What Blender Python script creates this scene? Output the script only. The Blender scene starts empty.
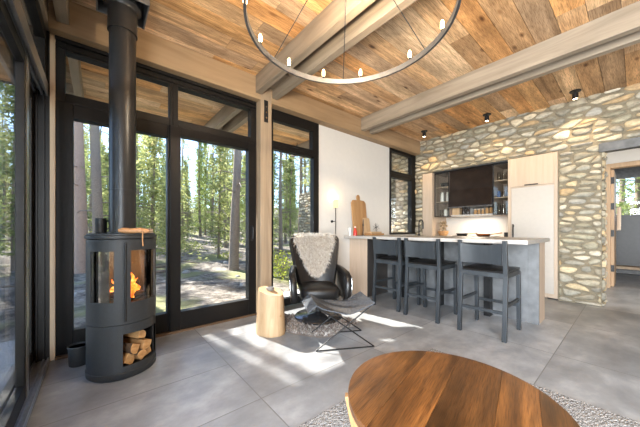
import bpy, math, random
from math import hypot, sin, cos, pi, radians, sqrt, atan2
from mathutils import Vector, Matrix, noise
random.seed(7)
sc = bpy.context.scene
COL = sc.collection
# ------------------------------------------------------------------ camera, sky, sun, exposure
CAMZ = 1.08
cd = bpy.data.cameras.new('camera'); cam = bpy.data.objects.new('camera', cd); COL.objects.link(cam)
cam.location = (0, 0, CAMZ); cam.rotation_euler = (pi/2, 0, radians(50))
cd.sensor_width = 36; cd.lens = 36*265/640; cd.shift_y = 15.5/640; cd.clip_start = .02; cd.clip_end = 400
sc.camera = cam
w = bpy.data.worlds.new('world'); sc.world = w; w.use_nodes = True
nt = w.node_tree; nt.nodes.clear()
sky = nt.nodes.new('ShaderNodeTexSky'); sky.sky_type = 'NISHITA'; sky.sun_disc = False
sky.sun_elevation = radians(38.7); sky.sun_rotation = radians(-97); sky.altitude = 2500; sky.dust_density = .6; sky.ozone_density = 2.0
bg = nt.nodes.new('ShaderNodeBackground'); bg.inputs[1].default_value = 0.36
wo = nt.nodes.new('ShaderNodeOutputWorld'); nt.links.new(sky.outputs[0], bg.inputs[0]); nt.links.new(bg.outputs[0], wo.inputs[0])
sd = bpy.data.lights.new('sun', 'SUN'); sd.energy = 11.0; sd.angle = radians(.6); sd.color = (1, .95, .86)
sun = bpy.data.objects.new('sun', sd); COL.objects.link(sun)
sun.rotation_euler = Vector((1, .16, -.8)).to_track_quat('-Z', 'Y').to_euler()
# added fill light behind the camera, just outside the left glass wall
ad = bpy.data.lights.new('room_fill_light', 'AREA'); ad.shape = 'RECTANGLE'; ad.size = 2.4; ad.size_y = 2.2; ad.energy = 430; ad.color = (.93, .97, 1)
al = bpy.data.objects.new('room_fill_light', ad); COL.objects.link(al); al.location = (1.0, -1.0, 1.35)
al.rotation_euler = (pi/2, 0, 0)
# unseen fill lights added to brighten the hall and the room behind it
for hy_, he_ in ((6.3, 90), (8.6, 8)):
    hd_ = bpy.data.lights.new('hall_fill_light', 'AREA'); hd_.shape = 'RECTANGLE'; hd_.size = 1.2; hd_.size_y = 1.6; hd_.energy = he_; hd_.color = (1, .93, .84)
    hl_ = bpy.data.objects.new('hall_fill_light', hd_); COL.objects.link(hl_); hl_.location = (3.6, hy_, 1.5); hl_.rotation_euler = (pi/2, 0, pi/2)
sc.view_settings.view_transform = 'Standard'; sc.view_settings.look = 'None'; sc.view_settings.gamma = 1
sc.view_settings.use_curve_mapping = False; sc.view_settings.exposure = 0.9
sc.cycles.max_bounces = 10; sc.cycles.diffuse_bounces = 5; sc.cycles.transparent_max_bounces = 24
sc.cycles.use_denoising = True; sc.cycles.sample_clamp_indirect = 6; sc.cycles.caustics_reflective = False; sc.cycles.caustics_refractive = False

# ------------------------------------------------------------------ mesh helpers
class MB:
    def __init__(s): s.v = []; s.f = []; s.c = []; s.col = None
    def add(s, vs, fs, col=None):
        b = len(s.v); s.v += [tuple(v) for v in vs]
        for f in fs: s.f.append(tuple(i+b for i in f)); s.c.append(col or s.col)
        return s
    def box(s, x0, x1, y0, y1, z0, z1, col=None):
        x0, x1 = sorted((x0, x1)); y0, y1 = sorted((y0, y1)); z0, z1 = sorted((z0, z1))
        return s.add([(x0,y0,z0),(x1,y0,z0),(x1,y1,z0),(x0,y1,z0),(x0,y0,z1),(x1,y0,z1),(x1,y1,z1),(x0,y1,z1)],
            [(0,3,2,1),(4,5,6,7),(0,1,5,4),(1,2,6,5),(2,3,7,6),(3,0,4,7)], col)
    def tube(s, pts, r, n=8, cap=True, col=None):
        pts = [Vector(p) for p in pts]; R = r if isinstance(r, (list, tuple)) else [r]*len(pts)
        t0 = (pts[1]-pts[0]).normalized(); a = Vector((0,0,1)) if abs(t0.z) < .9 else Vector((1,0,0))
        u = t0.cross(a).normalized(); vs = []; m = len(pts)
        for i, p in enumerate(pts):
            t = (pts[min(i+1,m-1)]-pts[max(i-1,0)]).normalized()
            u = (u - t*u.dot(t)).normalized(); w_ = t.cross(u)
            vs += [p + (u*cos(2*pi*k/n)+w_*sin(2*pi*k/n))*R[i] for k in range(n)]
        fs = [(i*n+k, i*n+(k+1)%n, (i+1)*n+(k+1)%n, (i+1)*n+k) for i in range(m-1) for k in range(n)]
        if cap: fs += [tuple(range(n))[::-1], tuple((m-1)*n+k for k in range(n))]
        return s.add(vs, fs, col)
    def lathe(s, prof, c=(0,0,0), n=24, col=None, sx=1, sy=1):
        vs = [(c[0]+r*cos(2*pi*k/n)*sx, c[1]+r*sin(2*pi*k/n)*sy, c[2]+z) for r, z in prof for k in range(n)]
        m = len(prof); fs = [(i*n+k, i*n+(k+1)%n, (i+1)*n+(k+1)%n, (i+1)*n+k) for i in range(m-1) for k in range(n)]
        fs += [tuple(range(n))[::-1], tuple((m-1)*n+k for k in range(n))]
        return s.add(vs, fs, col)
    def prism(s, poly, M_, d, col=None):      # poly in (u,v), M_ = 4x4 whose z is the extrude axis
        n = len(poly); vs = [M_ @ Vector((u,v,0)) for u,v in poly] + [M_ @ Vector((u,v,d)) for u,v in poly]
        return s.add(vs, [tuple(range(n))[::-1], tuple(range(n,2*n))] + [(k,(k+1)%n,(k+1)%n+n,k+n) for k in range(n)], col)
    def grid(s, fn, nu, nv, col=None):        # fn(i,j)->point
        vs = [fn(i, j) for i in range(nu) for j in range(nv)]
        return s.add(vs, [(i*nv+j, (i+1)*nv+j, (i+1)*nv+j+1, i*nv+j+1) for i in range(nu-1) for j in range(nv-1)], col)
    def sheet(s, fn, nu, nv, nrm, th):        # closed thick sheet
        P = [[Vector(fn(i,j)) for j in range(nv)] for i in range(nu)]; N = Vector(nrm)
        vs = [P[i][j] for i in range(nu) for j in range(nv)]; b = nu*nv
        def nn(i, j):
            a = P[min(i+1,nu-1)][j]-P[max(i-1,0)][j]; c = P[i][min(j+1,nv-1)]-P[i][max(j-1,0)]
            q = a.cross(c); q.normalize(); return q if q.dot(N) > 0 else -q
        vs += [P[i][j] + nn(i,j)*th for i in range(nu) for j in range(nv)]
        I = lambda i, j: i*nv+j
        fs = []
        for i in range(nu-1):
            for j in range(nv-1):
                fs.append((I(i,j),I(i,j+1),I(i+1,j+1),I(i+1,j))); fs.append((b+I(i,j),b+I(i+1,j),b+I(i+1,j+1),b+I(i,j+1)))
        for i in range(nu-1):
            for j in (0, nv-1): fs.append((I(i,j),I(i+1,j),b+I(i+1,j),b+I(i,j)))
        for j in range(nv-1):
            for i in (0, nu-1): fs.append((I(i,j),I(i,j+1),b+I(i,j+1),b+I(i,j)))
        return s.add(vs, fs)
def fix_normals(me):
    import bmesh
    bm = bmesh.new(); bm.from_mesh(me); bmesh.ops.recalc_face_normals(bm, faces=bm.faces); bm.to_mesh(me); bm.free()
def obj(name, mb, mat, parent=None, smooth=False, bevel=0, world=False, label=None, fix=True, sub=0):
    me = bpy.data.meshes.new(name); me.from_pydata(mb.v, [], mb.f)
    if fix: fix_normals(me)
    if any(c is not None for c in mb.c):
        ca = me.color_attributes.new('Col', 'FLOAT_COLOR', 'CORNER'); k = 0; d = []
        for p in me.polygons:
            c = mb.c[p.index] or (1,1,1)
            d += [c[0],c[1],c[2],1]*p.loop_total
        ca.data.foreach_set('color', d)
    me.materials.append(mat)
    o = bpy.data.objects.new(name, me); COL.objects.link(o)
    if smooth: me.polygons.foreach_set('use_smooth', [True]*len(me.polygons))
    if parent is not None:
        o.parent = parent
        if world:
            q = parent
            M_ = Matrix.Identity(4)
            while q is not None:
                M_ = Matrix.LocRotScale(q.location, q.rotation_euler, q.scale) @ M_; q = q.parent
            me.transform(M_.inverted())
    if bevel:
        b = o.modifiers.new('bevel', 'BEVEL'); b.width = bevel; b.segments = 2; b.limit_method = 'ANGLE'; b.angle_limit = radians(40)
    if sub:
        b = o.modifiers.new('sub', 'SUBSURF'); b.levels = sub; b.render_levels = sub
    if smooth:
        try: me.set_sharp_from_angle(angle=radians(50))
        except Exception: pass
    if label: o['label'] = label
    return o
def tag(o, label, cat, group=None, kind=None):
    o['label'] = label; o['category'] = cat
    if group: o['group'] = group
    if kind: o['kind'] = kind
    return o
def struct(o): o['kind'] = 'structure'; return o
def thing(name, label, cat, loc=(0,0,0), rz=0, group=None, kind=None):
    o = bpy.data.objects.new(name, None); COL.objects.link(o); o.location = loc; o.rotation_euler = (0,0,rz); o.empty_display_size = .1
    if kind == 'structure': o['kind'] = kind
    else: tag(o, label, cat, group, kind)
    return o
def copy_tree(o, parent=None):
    c = o.copy(); COL.objects.link(c)
    if parent is not None: c.parent = parent
    for ch in [x for x in list(o.children)]: copy_tree(ch, c)
    return c

# ------------------------------------------------------------------ materials
def newmat(name):
    m = bpy.data.materials.new(name); m.use_nodes = True; n = m.node_tree; n.nodes.clear()
    out = n.nodes.new('ShaderNodeOutputMaterial'); b = n.nodes.new('ShaderNodeBsdfPrincipled'); n.links.new(b.outputs[0], out.inputs[0])
    return m, n, b, out
def N(n, t, **k):
    x = n.nodes.new(t)
    for a, v in k.items(): setattr(x, a, v)
    return x
def mapped(n, scale, rot=(0,0,0), coord='Object'):
    tc = N(n, 'ShaderNodeTexCoord'); mp = N(n, 'ShaderNodeMapping'); mp.inputs['Scale'].default_value = scale; mp.inputs['Rotation'].default_value = rot
    n.links.new(tc.outputs[coord], mp.inputs[0]); return mp
def ramp(n, fac, cols):
    r = N(n, 'ShaderNodeValToRGB'); e = r.color_ramp.elements
    while len(e) < len(cols): e.new(.5)
    for i, (p, c) in enumerate(cols): e[i].position = p; e[i].color = (*c, 1)
    n.links.new(fac, r.inputs[0]); return r
def bump(n, b, h, strength, dist=.01):
    bp = N(n, 'ShaderNodeBump'); bp.inputs['Strength'].default_value = strength; bp.inputs['Distance'].default_value = dist
    n.links.new(h, bp.inputs['Height']); n.links.new(bp.outputs[0], b.inputs['Normal'])
def plain(name, c, rough=.5, metal=0, var=.12, scale=6, bmp=0, spec=.5, coat=0):
    m, n, b, o = newmat(name); mp = mapped(n, (scale,)*3); no = N(n, 'ShaderNodeTexNoise'); no.inputs['Detail'].default_value = 5
    n.links.new(mp.outputs[0], no.inputs[0])
    r = ramp(n, no.outputs[0], [(.25, tuple(x*(1-var) for x in c)), (.75, tuple(min(1, x*(1+var)) for x in c))])
    n.links.new(r.outputs[0], b.inputs['Base Color']); b.inputs['Roughness'].default_value = rough; b.inputs['Metallic'].default_value = metal
    b.inputs['Specular IOR Level'].default_value = spec
    if coat: b.inputs['Coat Weight'].default_value = coat; b.inputs['Coat Roughness'].default_value = .15
    if bmp: bump(n, b, no.outputs[0], bmp)
    return m
def wood(name, dark, light, axis='X', rough=.55, scale=1.0, usecol=False, knots=.5, bmp=.15, coat=0):
    m, n, b, o = newmat(name); s = [14*scale]*3; s['XYZ'.index(axis)] = .9*scale
    tc = N(n, 'ShaderNodeTexCoord'); src = tc.outputs['Object']
    if usecol:
        vc = N(n, 'ShaderNodeVertexColor', layer_name='Col'); sm = N(n, 'ShaderNodeVectorMath', operation='SCALE'); sm.inputs['Scale'].default_value = 53
        n.links.new(vc.outputs[0], sm.inputs[0]); ad_ = N(n, 'ShaderNodeVectorMath', operation='ADD'); n.links.new(src, ad_.inputs[0]); n.links.new(sm.outputs[0], ad_.inputs[1]); src = ad_.outputs[0]
    mp = N(n, 'ShaderNodeMapping'); mp.inputs['Scale'].default_value = s; n.links.new(src, mp.inputs[0])
    no = N(n, 'ShaderNodeTexNoise'); no.inputs['Scale'].default_value = 1.0; no.inputs['Detail'].default_value = 8; no.inputs['Distortion'].default_value = .8; no.inputs['Roughness'].default_value = .62
    n.links.new(mp.outputs[0], no.inputs[0])
    r = ramp(n, no.outputs[0], [(.3, dark), (.5, tuple((a+c)/2 for a, c in zip(dark, light))), (.68, light)])
    col = r.outputs[0]
    mp2 = N(n, 'ShaderNodeMapping'); s2 = [3.2]*3; s2['XYZ'.index(axis)] = 1.3; mp2.inputs['Scale'].default_value = s2; n.links.new(src, mp2.inputs[0])
    n2 = N(n, 'ShaderNodeTexNoise'); n2.inputs['Scale'].default_value = 1.4; n2.inputs['Detail'].default_value = 3; n.links.new(mp2.outputs[0], n2.inputs[0])
    r2 = ramp(n, n2.outputs[0], [(.35, (1-knots*.6,)*3), (.6, (1,1,1))])
    mx = N(n, 'ShaderNodeMix', data_type='RGBA', blend_type='MULTIPLY'); mx.inputs[0].default_value = 1
    n.links.new(col, mx.inputs[6]); n.links.new(r2.outputs[0], mx.inputs[7]); col = mx.outputs[2]
    if usecol:
        s3 = [6.5]*3; s3['XYZ'.index(axis)] = 2.6; mp3 = N(n, 'ShaderNodeMapping'); mp3.inputs['Scale'].default_value = s3; n.links.new(src, mp3.inputs[0])
        vo = N(n, 'ShaderNodeTexVoronoi'); vo.inputs['Scale'].default_value = 1.0; n.links.new(mp3.outputs[0], vo.inputs[0])
        r3 = ramp(n, vo.outputs['Distance'], [(.05, (.22,.16,.12)), (.10, (.55,.45,.36)), (.17, (1,1,1))])
        mx = N(n, 'ShaderNodeMix', data_type='RGBA', blend_type='MULTIPLY'); mx.inputs[0].default_value = 1; n.links.new(col, mx.inputs[6]); n.links.new(r3.outputs[0], mx.inputs[7]); col = mx.outputs[2]
        s4 = [60]*3; s4['XYZ'.index(axis)] = 2.2; mp4 = N(n, 'ShaderNodeMapping'); mp4.inputs['Scale'].default_value = s4; n.links.new(src, mp4.inputs[0])
        n4 = N(n, 'ShaderNodeTexNoise'); n4.inputs['Detail'].default_value = 4; n.links.new(mp4.outputs[0], n4.inputs[0]); r4 = ramp(n, n4.outputs[0], [(.36, (.55,.48,.42)), (.52, (1,1,1)), (.68, (1.15,1.13,1.1))])
        mx = N(n, 'ShaderNodeMix', data_type='RGBA', blend_type='MULTIPLY'); mx.inputs[0].default_value = 1; n.links.new(col, mx.inputs[6]); n.links.new(r4.outputs[0], mx.inputs[7]); col = mx.outputs[2]
        mx = N(n, 'ShaderNodeMix', data_type='RGBA', blend_type='MULTIPLY'); mx.inputs[0].default_value = 1
        n.links.new(col, mx.inputs[6]); n.links.new(vc.outputs[0], mx.inputs[7]); col = mx.outputs[2]
    n.links.new(col, b.inputs['Base Color']); b.inputs['Roughness'].default_value = rough
    if coat: b.inputs['Coat Weight'].default_value = coat; b.inputs['Coat Roughness'].default_value = .2
    if bmp: bump(n, b, no.outputs[0], bmp, .004)
    return m
def glass_mat(name, tint=(1,1,1), ior=1.5, rough=0.0, gain=1):
    m, n, b, o = newmat(name); n.nodes.remove(b)
    tr = N(n, 'ShaderNodeBsdfTransparent'); tr.inputs[0].default_value = (*tint, 1); gl = N(n, 'ShaderNodeBsdfGlossy'); gl.inputs['Roughness'].default_value = rough
    # slightly smudged pane: tiny procedural tint of the reflection
    mp = mapped(n, (3,3,3)); no = N(n, 'ShaderNodeTexNoise'); n.links.new(mp.outputs[0], no.inputs[0])
    r = ramp(n, no.outputs[0], [(.3, (.9,.93,.95)), (.7, (1,1,1))]); n.links.new(r.outputs[0], gl.inputs[0])
    fr = N(n, 'ShaderNodeFresnel'); fr.inputs[0].default_value = ior; mx = N(n, 'ShaderNodeMixShader')
    mu = N(n, 'ShaderNodeMath', operation='MULTIPLY'); mu.inputs[1].default_value = gain; mu.use_clamp = True; n.links.new(fr.outputs[0], mu.inputs[0])
    n.links.new(mu.outputs[0], mx.inputs[0]); n.links.new(tr.outputs[0], mx.inputs[1]); n.links.new(gl.outputs[0], mx.inputs[2]); n.links.new(mx.outputs[0], o.inputs[0])
    return m
def emis(name, c, s):
    m, n, b, o = newmat(name); n.nodes.remove(b); e = N(n, 'ShaderNodeEmission'); e.inputs[0].default_value = (*c, 1); e.inputs[1].default_value = s
    n.links.new(e.outputs[0], o.inputs[0]); return m

GLASS = glass_mat('window_glass', (.98,.985,.985), 1.45, 0.0, .38); GLASS2 = glass_mat('sliding_door_glass', (.99,.99,.99), 1.4, 0.0, .3); JAR = glass_mat('jar_glass', (.95,.95,.93), 1.45)
CABGLASS = glass_mat('smoked_cabinet_glass', (.62,.62,.6), 1.4)
BLACK = plain('black_frame', (.006,.0055,.0055), .45, 0, .2, 6, 0, .25); IRON = plain('black_iron', (.015,.015,.016), .45, .3, .2)
STEEL = plain('dark_steel', (.10,.10,.10), .45, .7, .35, 3); ALU = plain('aluminium_track', (.42,.43,.45), .35, .9, .15, 9)
CAST = plain('stove_cast_metal', (.037,.040,.043), .5, .35, .1, 12, .05)
PIPE = plain('flue_pipe_metal', (.035,.036,.038), .34, .5, .1, 4)
WHITE = plain('white_plaster', (.62,.60,.565), .8, 0, .02, 3, .03); OFFW = plain('white_laminate', (.47,.435,.39), .45, 0, .03, 4)
CEILW = wood('ceiling_planks', (.56,.47,.38), (1.25,1.2,1.14), 'Y', .6, .8, True, .6, .3)
BEAM = wood('beam_timber', (.19,.145,.10), (.33,.27,.20), 'X', .6, .8, False, .25, .15)
BEAMY = wood('header_timber', (.26,.165,.085), (.41,.28,.16), 'Y', .6, .6, False, .25, .12)
POSTW = wood('post_timber', (.27,.19,.12), (.42,.32,.215), 'Z', .6, .8, False, .2, .12)
PLY = wood('pale_trim_timber', (.45,.33,.21), (.62,.48,.33), 'Z', .55, 1, False, .15, .08)
OAK = wood('pale_oak_veneer', (.44,.34,.25), (.53,.42,.32), 'Z', .5, .8, False, .08, .03)
ISLW = wood('island_panel', (.46,.35,.26), (.55,.43,.33), 'Z', .5, .8, False, .1, .03)
DOORW = wood('door_frame_pine', (.38,.24,.13), (.52,.36,.22), 'Z', .5, 1, False, .2, .05)
TABLEW = wood('table_walnut', (.065,.027,.009), (.235,.100,.028), 'Y', .30, 1.1, True, .9, .5, .3)
BOARDW = wood('cutting_board_wood', (.30,.15,.06), (.46,.27,.12), 'Z', .5, 1.5, False, .2, .05)
BOARDL = wood('pale_board_wood', (.42,.27,.14), (.56,.39,.23), 'Z', .5, 1.5, False, .1, .05)
STUMPW = wood('peeled_log_wood', (.40,.25,.12), (.62,.44,.27), 'Z', .55, 1.0, False, .35, .2)
LOGW = wood('split_log_wood', (.42,.19,.06), (.74,.44,.19), 'Y', .7, 2, False, .3, .3)
BARKM = plain('log_bark', (.10,.06,.035), .9, 0, .5, 40, .5)
STOOLW = wood('stool_painted_wood', (.017,.021,.025), (.032,.038,.044), 'Z', .45, 1.2, False, .2, .08)
LEATHER = plain('black_leather', (.009,.0085,.0085), .36, 0, .3, 30, .12, .4)
LEATHG = plain('grey_leather', (.085,.095,.11), .22, 0, .5, 14, .25, .5, .15)
TAN = plain('tan_leather', (.52,.27,.12), .5, 0, .25, 30, .2)
COUNTER = plain('pale_stone_worktop', (.40,.375,.345), .35, 0, .08, 5); CONC = plain('island_concrete_panel', (.15,.155,.16), .5, 0, .25, 2.5)
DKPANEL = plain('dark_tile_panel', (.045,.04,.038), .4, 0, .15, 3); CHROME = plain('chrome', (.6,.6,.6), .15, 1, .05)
HOODM = plain('blackened_hood_steel', (.035,.027,.024), .25, .7, .4, 1.5)
RED = plain('red_paint', (.55,.03,.02), .35); CREAM = plain('cream_cloth', (.75,.62,.5), .9, 0, .1, 20, .1)
WCER = plain('white_ceramic', (.75,.75,.72), .3); GREYC = plain('grey_ceramic', (.2,.19,.18), .5); GRN = plain('herb_leaves', (.10,.16,.04), .7, 0, .4, 20)
BLUE = plain('blue_glass', (.08,.14,.3), .15); DKJ = plain('dark_jar_contents', (.03,.022,.018), .3); SPICE = plain('spice', (.35,.2,.08), .8, 0, .4, 60)
BULB = emis('bulb_glow', (1, .72, .38), 9); SHADE = emis('lit_lamp_shade', (1, .66, .32), 1.1); SPOTE = emis('spotlight_lens', (1, .78, .5), 14)
def fire_mat():
    m, n, b, o = newmat('flame'); n.nodes.remove(b); mp = mapped(n, (9,9,5)); no = N(n, 'ShaderNodeTexNoise'); n.links.new(mp.outputs[0], no.inputs[0])
    r = ramp(n, no.outputs[0], [(.3, (1,.06,.005)), (.5, (1,.22,.02)), (.7, (1,.6,.15))]); e = N(n, 'ShaderNodeEmission'); e.inputs[1].default_value = 1.7
    n.links.new(r.outputs[0], e.inputs[0]); n.links.new(e.outputs[0], o.inputs[0]); return m
FIRE = fire_mat()
def floor_mat():
    m, n, b, o = newmat('grey_floor_tile'); tc = N(n, 'ShaderNodeTexCoord'); sp = N(n, 'ShaderNodeSeparateXYZ'); n.links.new(tc.outputs['Object'], sp.inputs[0])
    def M(op, a, c=None, clamp=False):
        x = N(n, 'ShaderNodeMath', operation=op); x.use_clamp = clamp
        for i, q in enumerate((a, c)):
            if q is None: continue
            if isinstance(q, (int, float)): x.inputs[i].default_value = q
            else: n.links.new(q, x.inputs[i])
        return x.outputs[0]
    def line(src, off, per):      # 1 on the joint
        q = M('MODULO', M('ADD', M('SUBTRACT', src, off), per*40+per/2), per); return M('LESS_THAN', M('ABSOLUTE', M('SUBTRACT', q, per/2)), .0035)
    lx = line(sp.outputs[0], -.455, 1.08); ly = line(sp.outputs[1], .80, 1.11)
    lm = M('MULTIPLY', M('LESS_THAN', M('ABSOLUTE', M('SUBTRACT', sp.outputs[0], -2.09)), .0035), M('LESS_THAN', sp.outputs[1], .80))
    J = M('MAXIMUM', M('MAXIMUM', lx, ly), lm)
    # each tile a little different
    fx = M('FLOOR', M('DIVIDE', M('SUBTRACT', sp.outputs[0], -.455), 1.08)); fy = M('FLOOR', M('DIVIDE', M('SUBTRACT', sp.outputs[1], .8), 1.11))
    cb = N(n, 'ShaderNodeCombineXYZ'); n.links.new(fx, cb.inputs[0]); n.links.new(fy, cb.inputs[1]); wn = N(n, 'ShaderNodeTexWhiteNoise'); n.links.new(cb.outputs[0], wn.inputs[0])
    mp = mapped(n, (1.6,1.1,1)); no = N(n, 'ShaderNodeTexNoise'); no.inputs['Scale'].default_value = 1.5; no.inputs['Detail'].default_value = 9; no.inputs['Roughness'].default_value = .65; no.inputs['Distortion'].default_value = .1
    n.links.new(mp.outputs[0], no.inputs[0])
    v = M('ADD', M('MULTIPLY', no.outputs[0], .75), M('MULTIPLY', wn.outputs[0], .15))
    r = ramp(n, v, [(.30, (.165,.172,.182)), (.44, (.255,.263,.275)), (.58, (.40,.41,.425))])
    mx = N(n, 'ShaderNodeMix', data_type='RGBA'); n.links.new(J, mx.inputs[0]); n.links.new(r.outputs[0], mx.inputs[6]); mx.inputs[7].default_value = (.15,.15,.15,1)
    n.links.new(mx.outputs[2], b.inputs['Base Color'])
    rr = M('ADD', M('MULTIPLY', no.outputs[0], .25), .26); n.links.new(rr, b.inputs['Roughness']); b.inputs['Specular IOR Level'].default_value = .5
    bump(n, b, M('SUBTRACT', M('MULTIPLY', no.outputs[0], .15), J), .25, .003)
    return m
FLOOR = floor_mat()
def stone_mat():
    m, n, b, o = newmat('river_stone'); vc = N(n, 'ShaderNodeVertexColor', layer_name='Col'); mp = mapped(n, (14,14,22)); no = N(n, 'ShaderNodeTexNoise'); no.inputs['Scale'].default_value = 1; no.inputs['Detail'].default_value = 8; no.inputs['Roughness'].default_value = .7
    n.links.new(mp.outputs[0], no.inputs[0]); r = ramp(n, no.outputs[0], [(.3, (.55,.55,.52)), (.5, (.95,.93,.9)), (.7, (1.3,1.28,1.22))])
    mx = N(n, 'ShaderNodeMix', data_type='RGBA', blend_type='MULTIPLY'); mx.inputs[0].default_value = 1; n.links.new(vc.outputs[0], mx.inputs[6]); n.links.new(r.outputs[0], mx.inputs[7])
    n.links.new(mx.outputs[2], b.inputs['Base Color']); b.inputs['Roughness'].default_value = .75; bump(n, b, no.outputs[0], .5, .01); return m
STONE = stone_mat()
def rug_mat():
    m, n, b, o = newmat('woven_wool_rug'); mp = mapped(n, (90,45,60)); vo = N(n, 'ShaderNodeTexVoronoi'); vo.inputs['Scale'].default_value = 1; n.links.new(mp.outputs[0], vo.inputs[0])
    mp2 = mapped(n, (30,60,30)); no = N(n, 'ShaderNodeTexNoise'); n.links.new(mp2.outputs[0], no.inputs[0])
    r = ramp(n, no.outputs[0], [(.38, (.035,.035,.036)), (.5, (.23,.225,.22)), (.62, (.52,.51,.50))])
    n.links.new(r.outputs[0], b.inputs['Base Color']); b.inputs['Roughness'].default_value = .95; bump(n, b, vo.outputs[0], .9, .01); return m
def ground_mat():
    m, n, b, o = newmat('forest_floor'); mp = mapped(n, (1,1,1)); no = N(n, 'ShaderNodeTexNoise'); no.inputs['Scale'].default_value = 3.5; no.inputs['Detail'].default_value = 12; no.inputs['Roughness'].default_value = .75
    n.links.new(mp.outputs[0], no.inputs[0]); r = ramp(n, no.outputs[0], [(.36, (.03,.025,.02)), (.46, (.12,.10,.08)), (.54, (.27,.235,.195)), (.66, (.48,.43,.37))])
    n2 = N(n, 'ShaderNodeTexNoise'); n2.inputs['Scale'].default_value = .45; n2.inputs['Detail'].default_value = 5; n.links.new(mp.outputs[0], n2.inputs[0]); r2 = ramp(n, n2.outputs[0], [(.52, (0,0,0)), (.62, (1,1,1))])
    mx = N(n, 'ShaderNodeMix', data_type='RGBA'); n.links.new(r2.outputs[0], mx.inputs[0]); n.links.new(r.outputs[0], mx.inputs[6]); mx.inputs[7].default_value = (.26,.26,.11,1)
    n.links.new(mx.outputs[2], b.inputs['Base Color']); b.inputs['Roughness'].default_value = .95; bump(n, b, no.outputs[0], 1, .08); return m
def leaf_mat(name, c1, c2):
    m, n, b, o = newmat(name); n.nodes.remove(b); mp = mapped(n, (2.5,2.5,2.5)); no = N(n, 'ShaderNodeTexNoise'); no.inputs['Detail'].default_value = 4; n.links.new(mp.outputs[0], no.inputs[0])
    r = ramp(n, no.outputs[0], [(.35, c1), (.65, c2)]); d = N(n, 'ShaderNodeBsdfDiffuse'); t = N(n, 'ShaderNodeBsdfTranslucent'); mx = N(n, 'ShaderNodeMixShader'); mx.inputs[0].default_value = .55
    n.links.new(r.outputs[0], d.inputs[0]); n.links.new(r.outputs[0], t.inputs[0]); n.links.new(d.outputs[0], mx.inputs[1]); n.links.new(t.outputs[0], mx.inputs[2]); n.links.new(mx.outputs[0], o.inputs[0]); return m
NEEDLE = leaf_mat('pine_needles', (.22,.25,.09), (.52,.54,.24)); NEEDLE2 = leaf_mat('spruce_needles', (.17,.23,.08), (.42,.48,.19)); LEAF = leaf_mat('shrub_leaves', (.28,.36,.05), (.55,.60,.12))
BARK = plain('tree_bark', (.24,.19,.15), .9, 0, .55, 12, .6); BARKP = plain('reddish_bark', (.42,.29,.225), .9, 0, .4, 14, .6)
PATIO = plain('patio_concrete', (.62,.62,.60), .8, 0, .1, 3, .1)

# ------------------------------------------------------------------ structure
WX = -3.12; LY = -.30; SY = 5.34; CZ = 2.96
struct(obj('floor', MB().box(-3.2, 4.0, -.52, 14, -.12, 0), FLOOR))
PAL = [(.74,.48,.26),(.80,.54,.30),(.84,.60,.36),(.66,.42,.22),(.82,.46,.19),(.88,.68,.46),(.60,.42,.26),(.82,.56,.32),(.74,.54,.36),(.84,.52,.24),(.84,.64,.42)]
def boards(x0, x1, y0, y1, z, wd, lmin, lmax, rnd, down=.022):
    b = MB(); x = x0
    while x < x1-.001:
        xe = min(x+wd, x1); y = y0 - rnd.random()*lmax
        while y < y1:
            L = rnd.uniform(lmin, lmax); a = max(y, y0); e = min(y+L, y1)
            if e-a > .02:
                c = rnd.choice(PAL); k = rnd.uniform(.88, 1.15); q = rnd.uniform(0, .003)
                b.box(x+.002, xe-.002, a+.0015, e-.0015, z-q, z+down, tuple(v*k for v in c))
            y += L
        x += wd
    b.box(x0, x1, y0, y1, z+down, z+down+.02, (.08,.05,.03)); return b
struct(obj('ceiling', boards(-3.12, 4.0, -.3, 5.4, CZ, .19, .9, 2.8, random.Random(3)), CEILW, fix=False))
struct(obj('trim_1', boards(-5.14, -3.12, -1.9, 9, CZ+.001, .19, .8, 2.6, random.Random(5)), CEILW, fix=False))  # eave soffit
struct(obj('trim_2', boards(-3.12, 4.0, -1.9, -.3, CZ+.001, .19, .8, 2.6, random.Random(6)), CEILW, fix=False))
struct(obj('trim_3', MB().box(-5.2, -5.14, -1.96, 9, 2.95, 3.3).box(-5.2, 4, -1.96, -1.9, 2.95, 3.3), STEEL))      # fascia
struct(obj('trim_4', MB().box(-5.2, 4.1, -1.96, 9, 3.1, 3.32).box(-3.2, 4.1, 9, 14.5, 3.1, 3.32), STEEL))            # roof slab
# walls of the window side
struct(obj('wall_window_side', MB().box(WX-.12, WX, 2.58, 4.42, 0, 2.70).box(WX-.12, WX, 4.42, 5.36, 0, .97), WHITE))
struct(obj('baseboard_window_side', MB().box(WX, WX+.01, 2.60, 3.2, 0, .06), OFFW))
# timber header along the windows
hd = thing('timber_header', 'long brown timber header running above the windows under the plank ceiling', 'beam', (-3.05, 2.5, 2.68))
obj('header_board', MB().box(-3.2, -2.985, -.3, SY, 2.68, 2.955), BEAMY, hd, world=True, bevel=.004)
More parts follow.
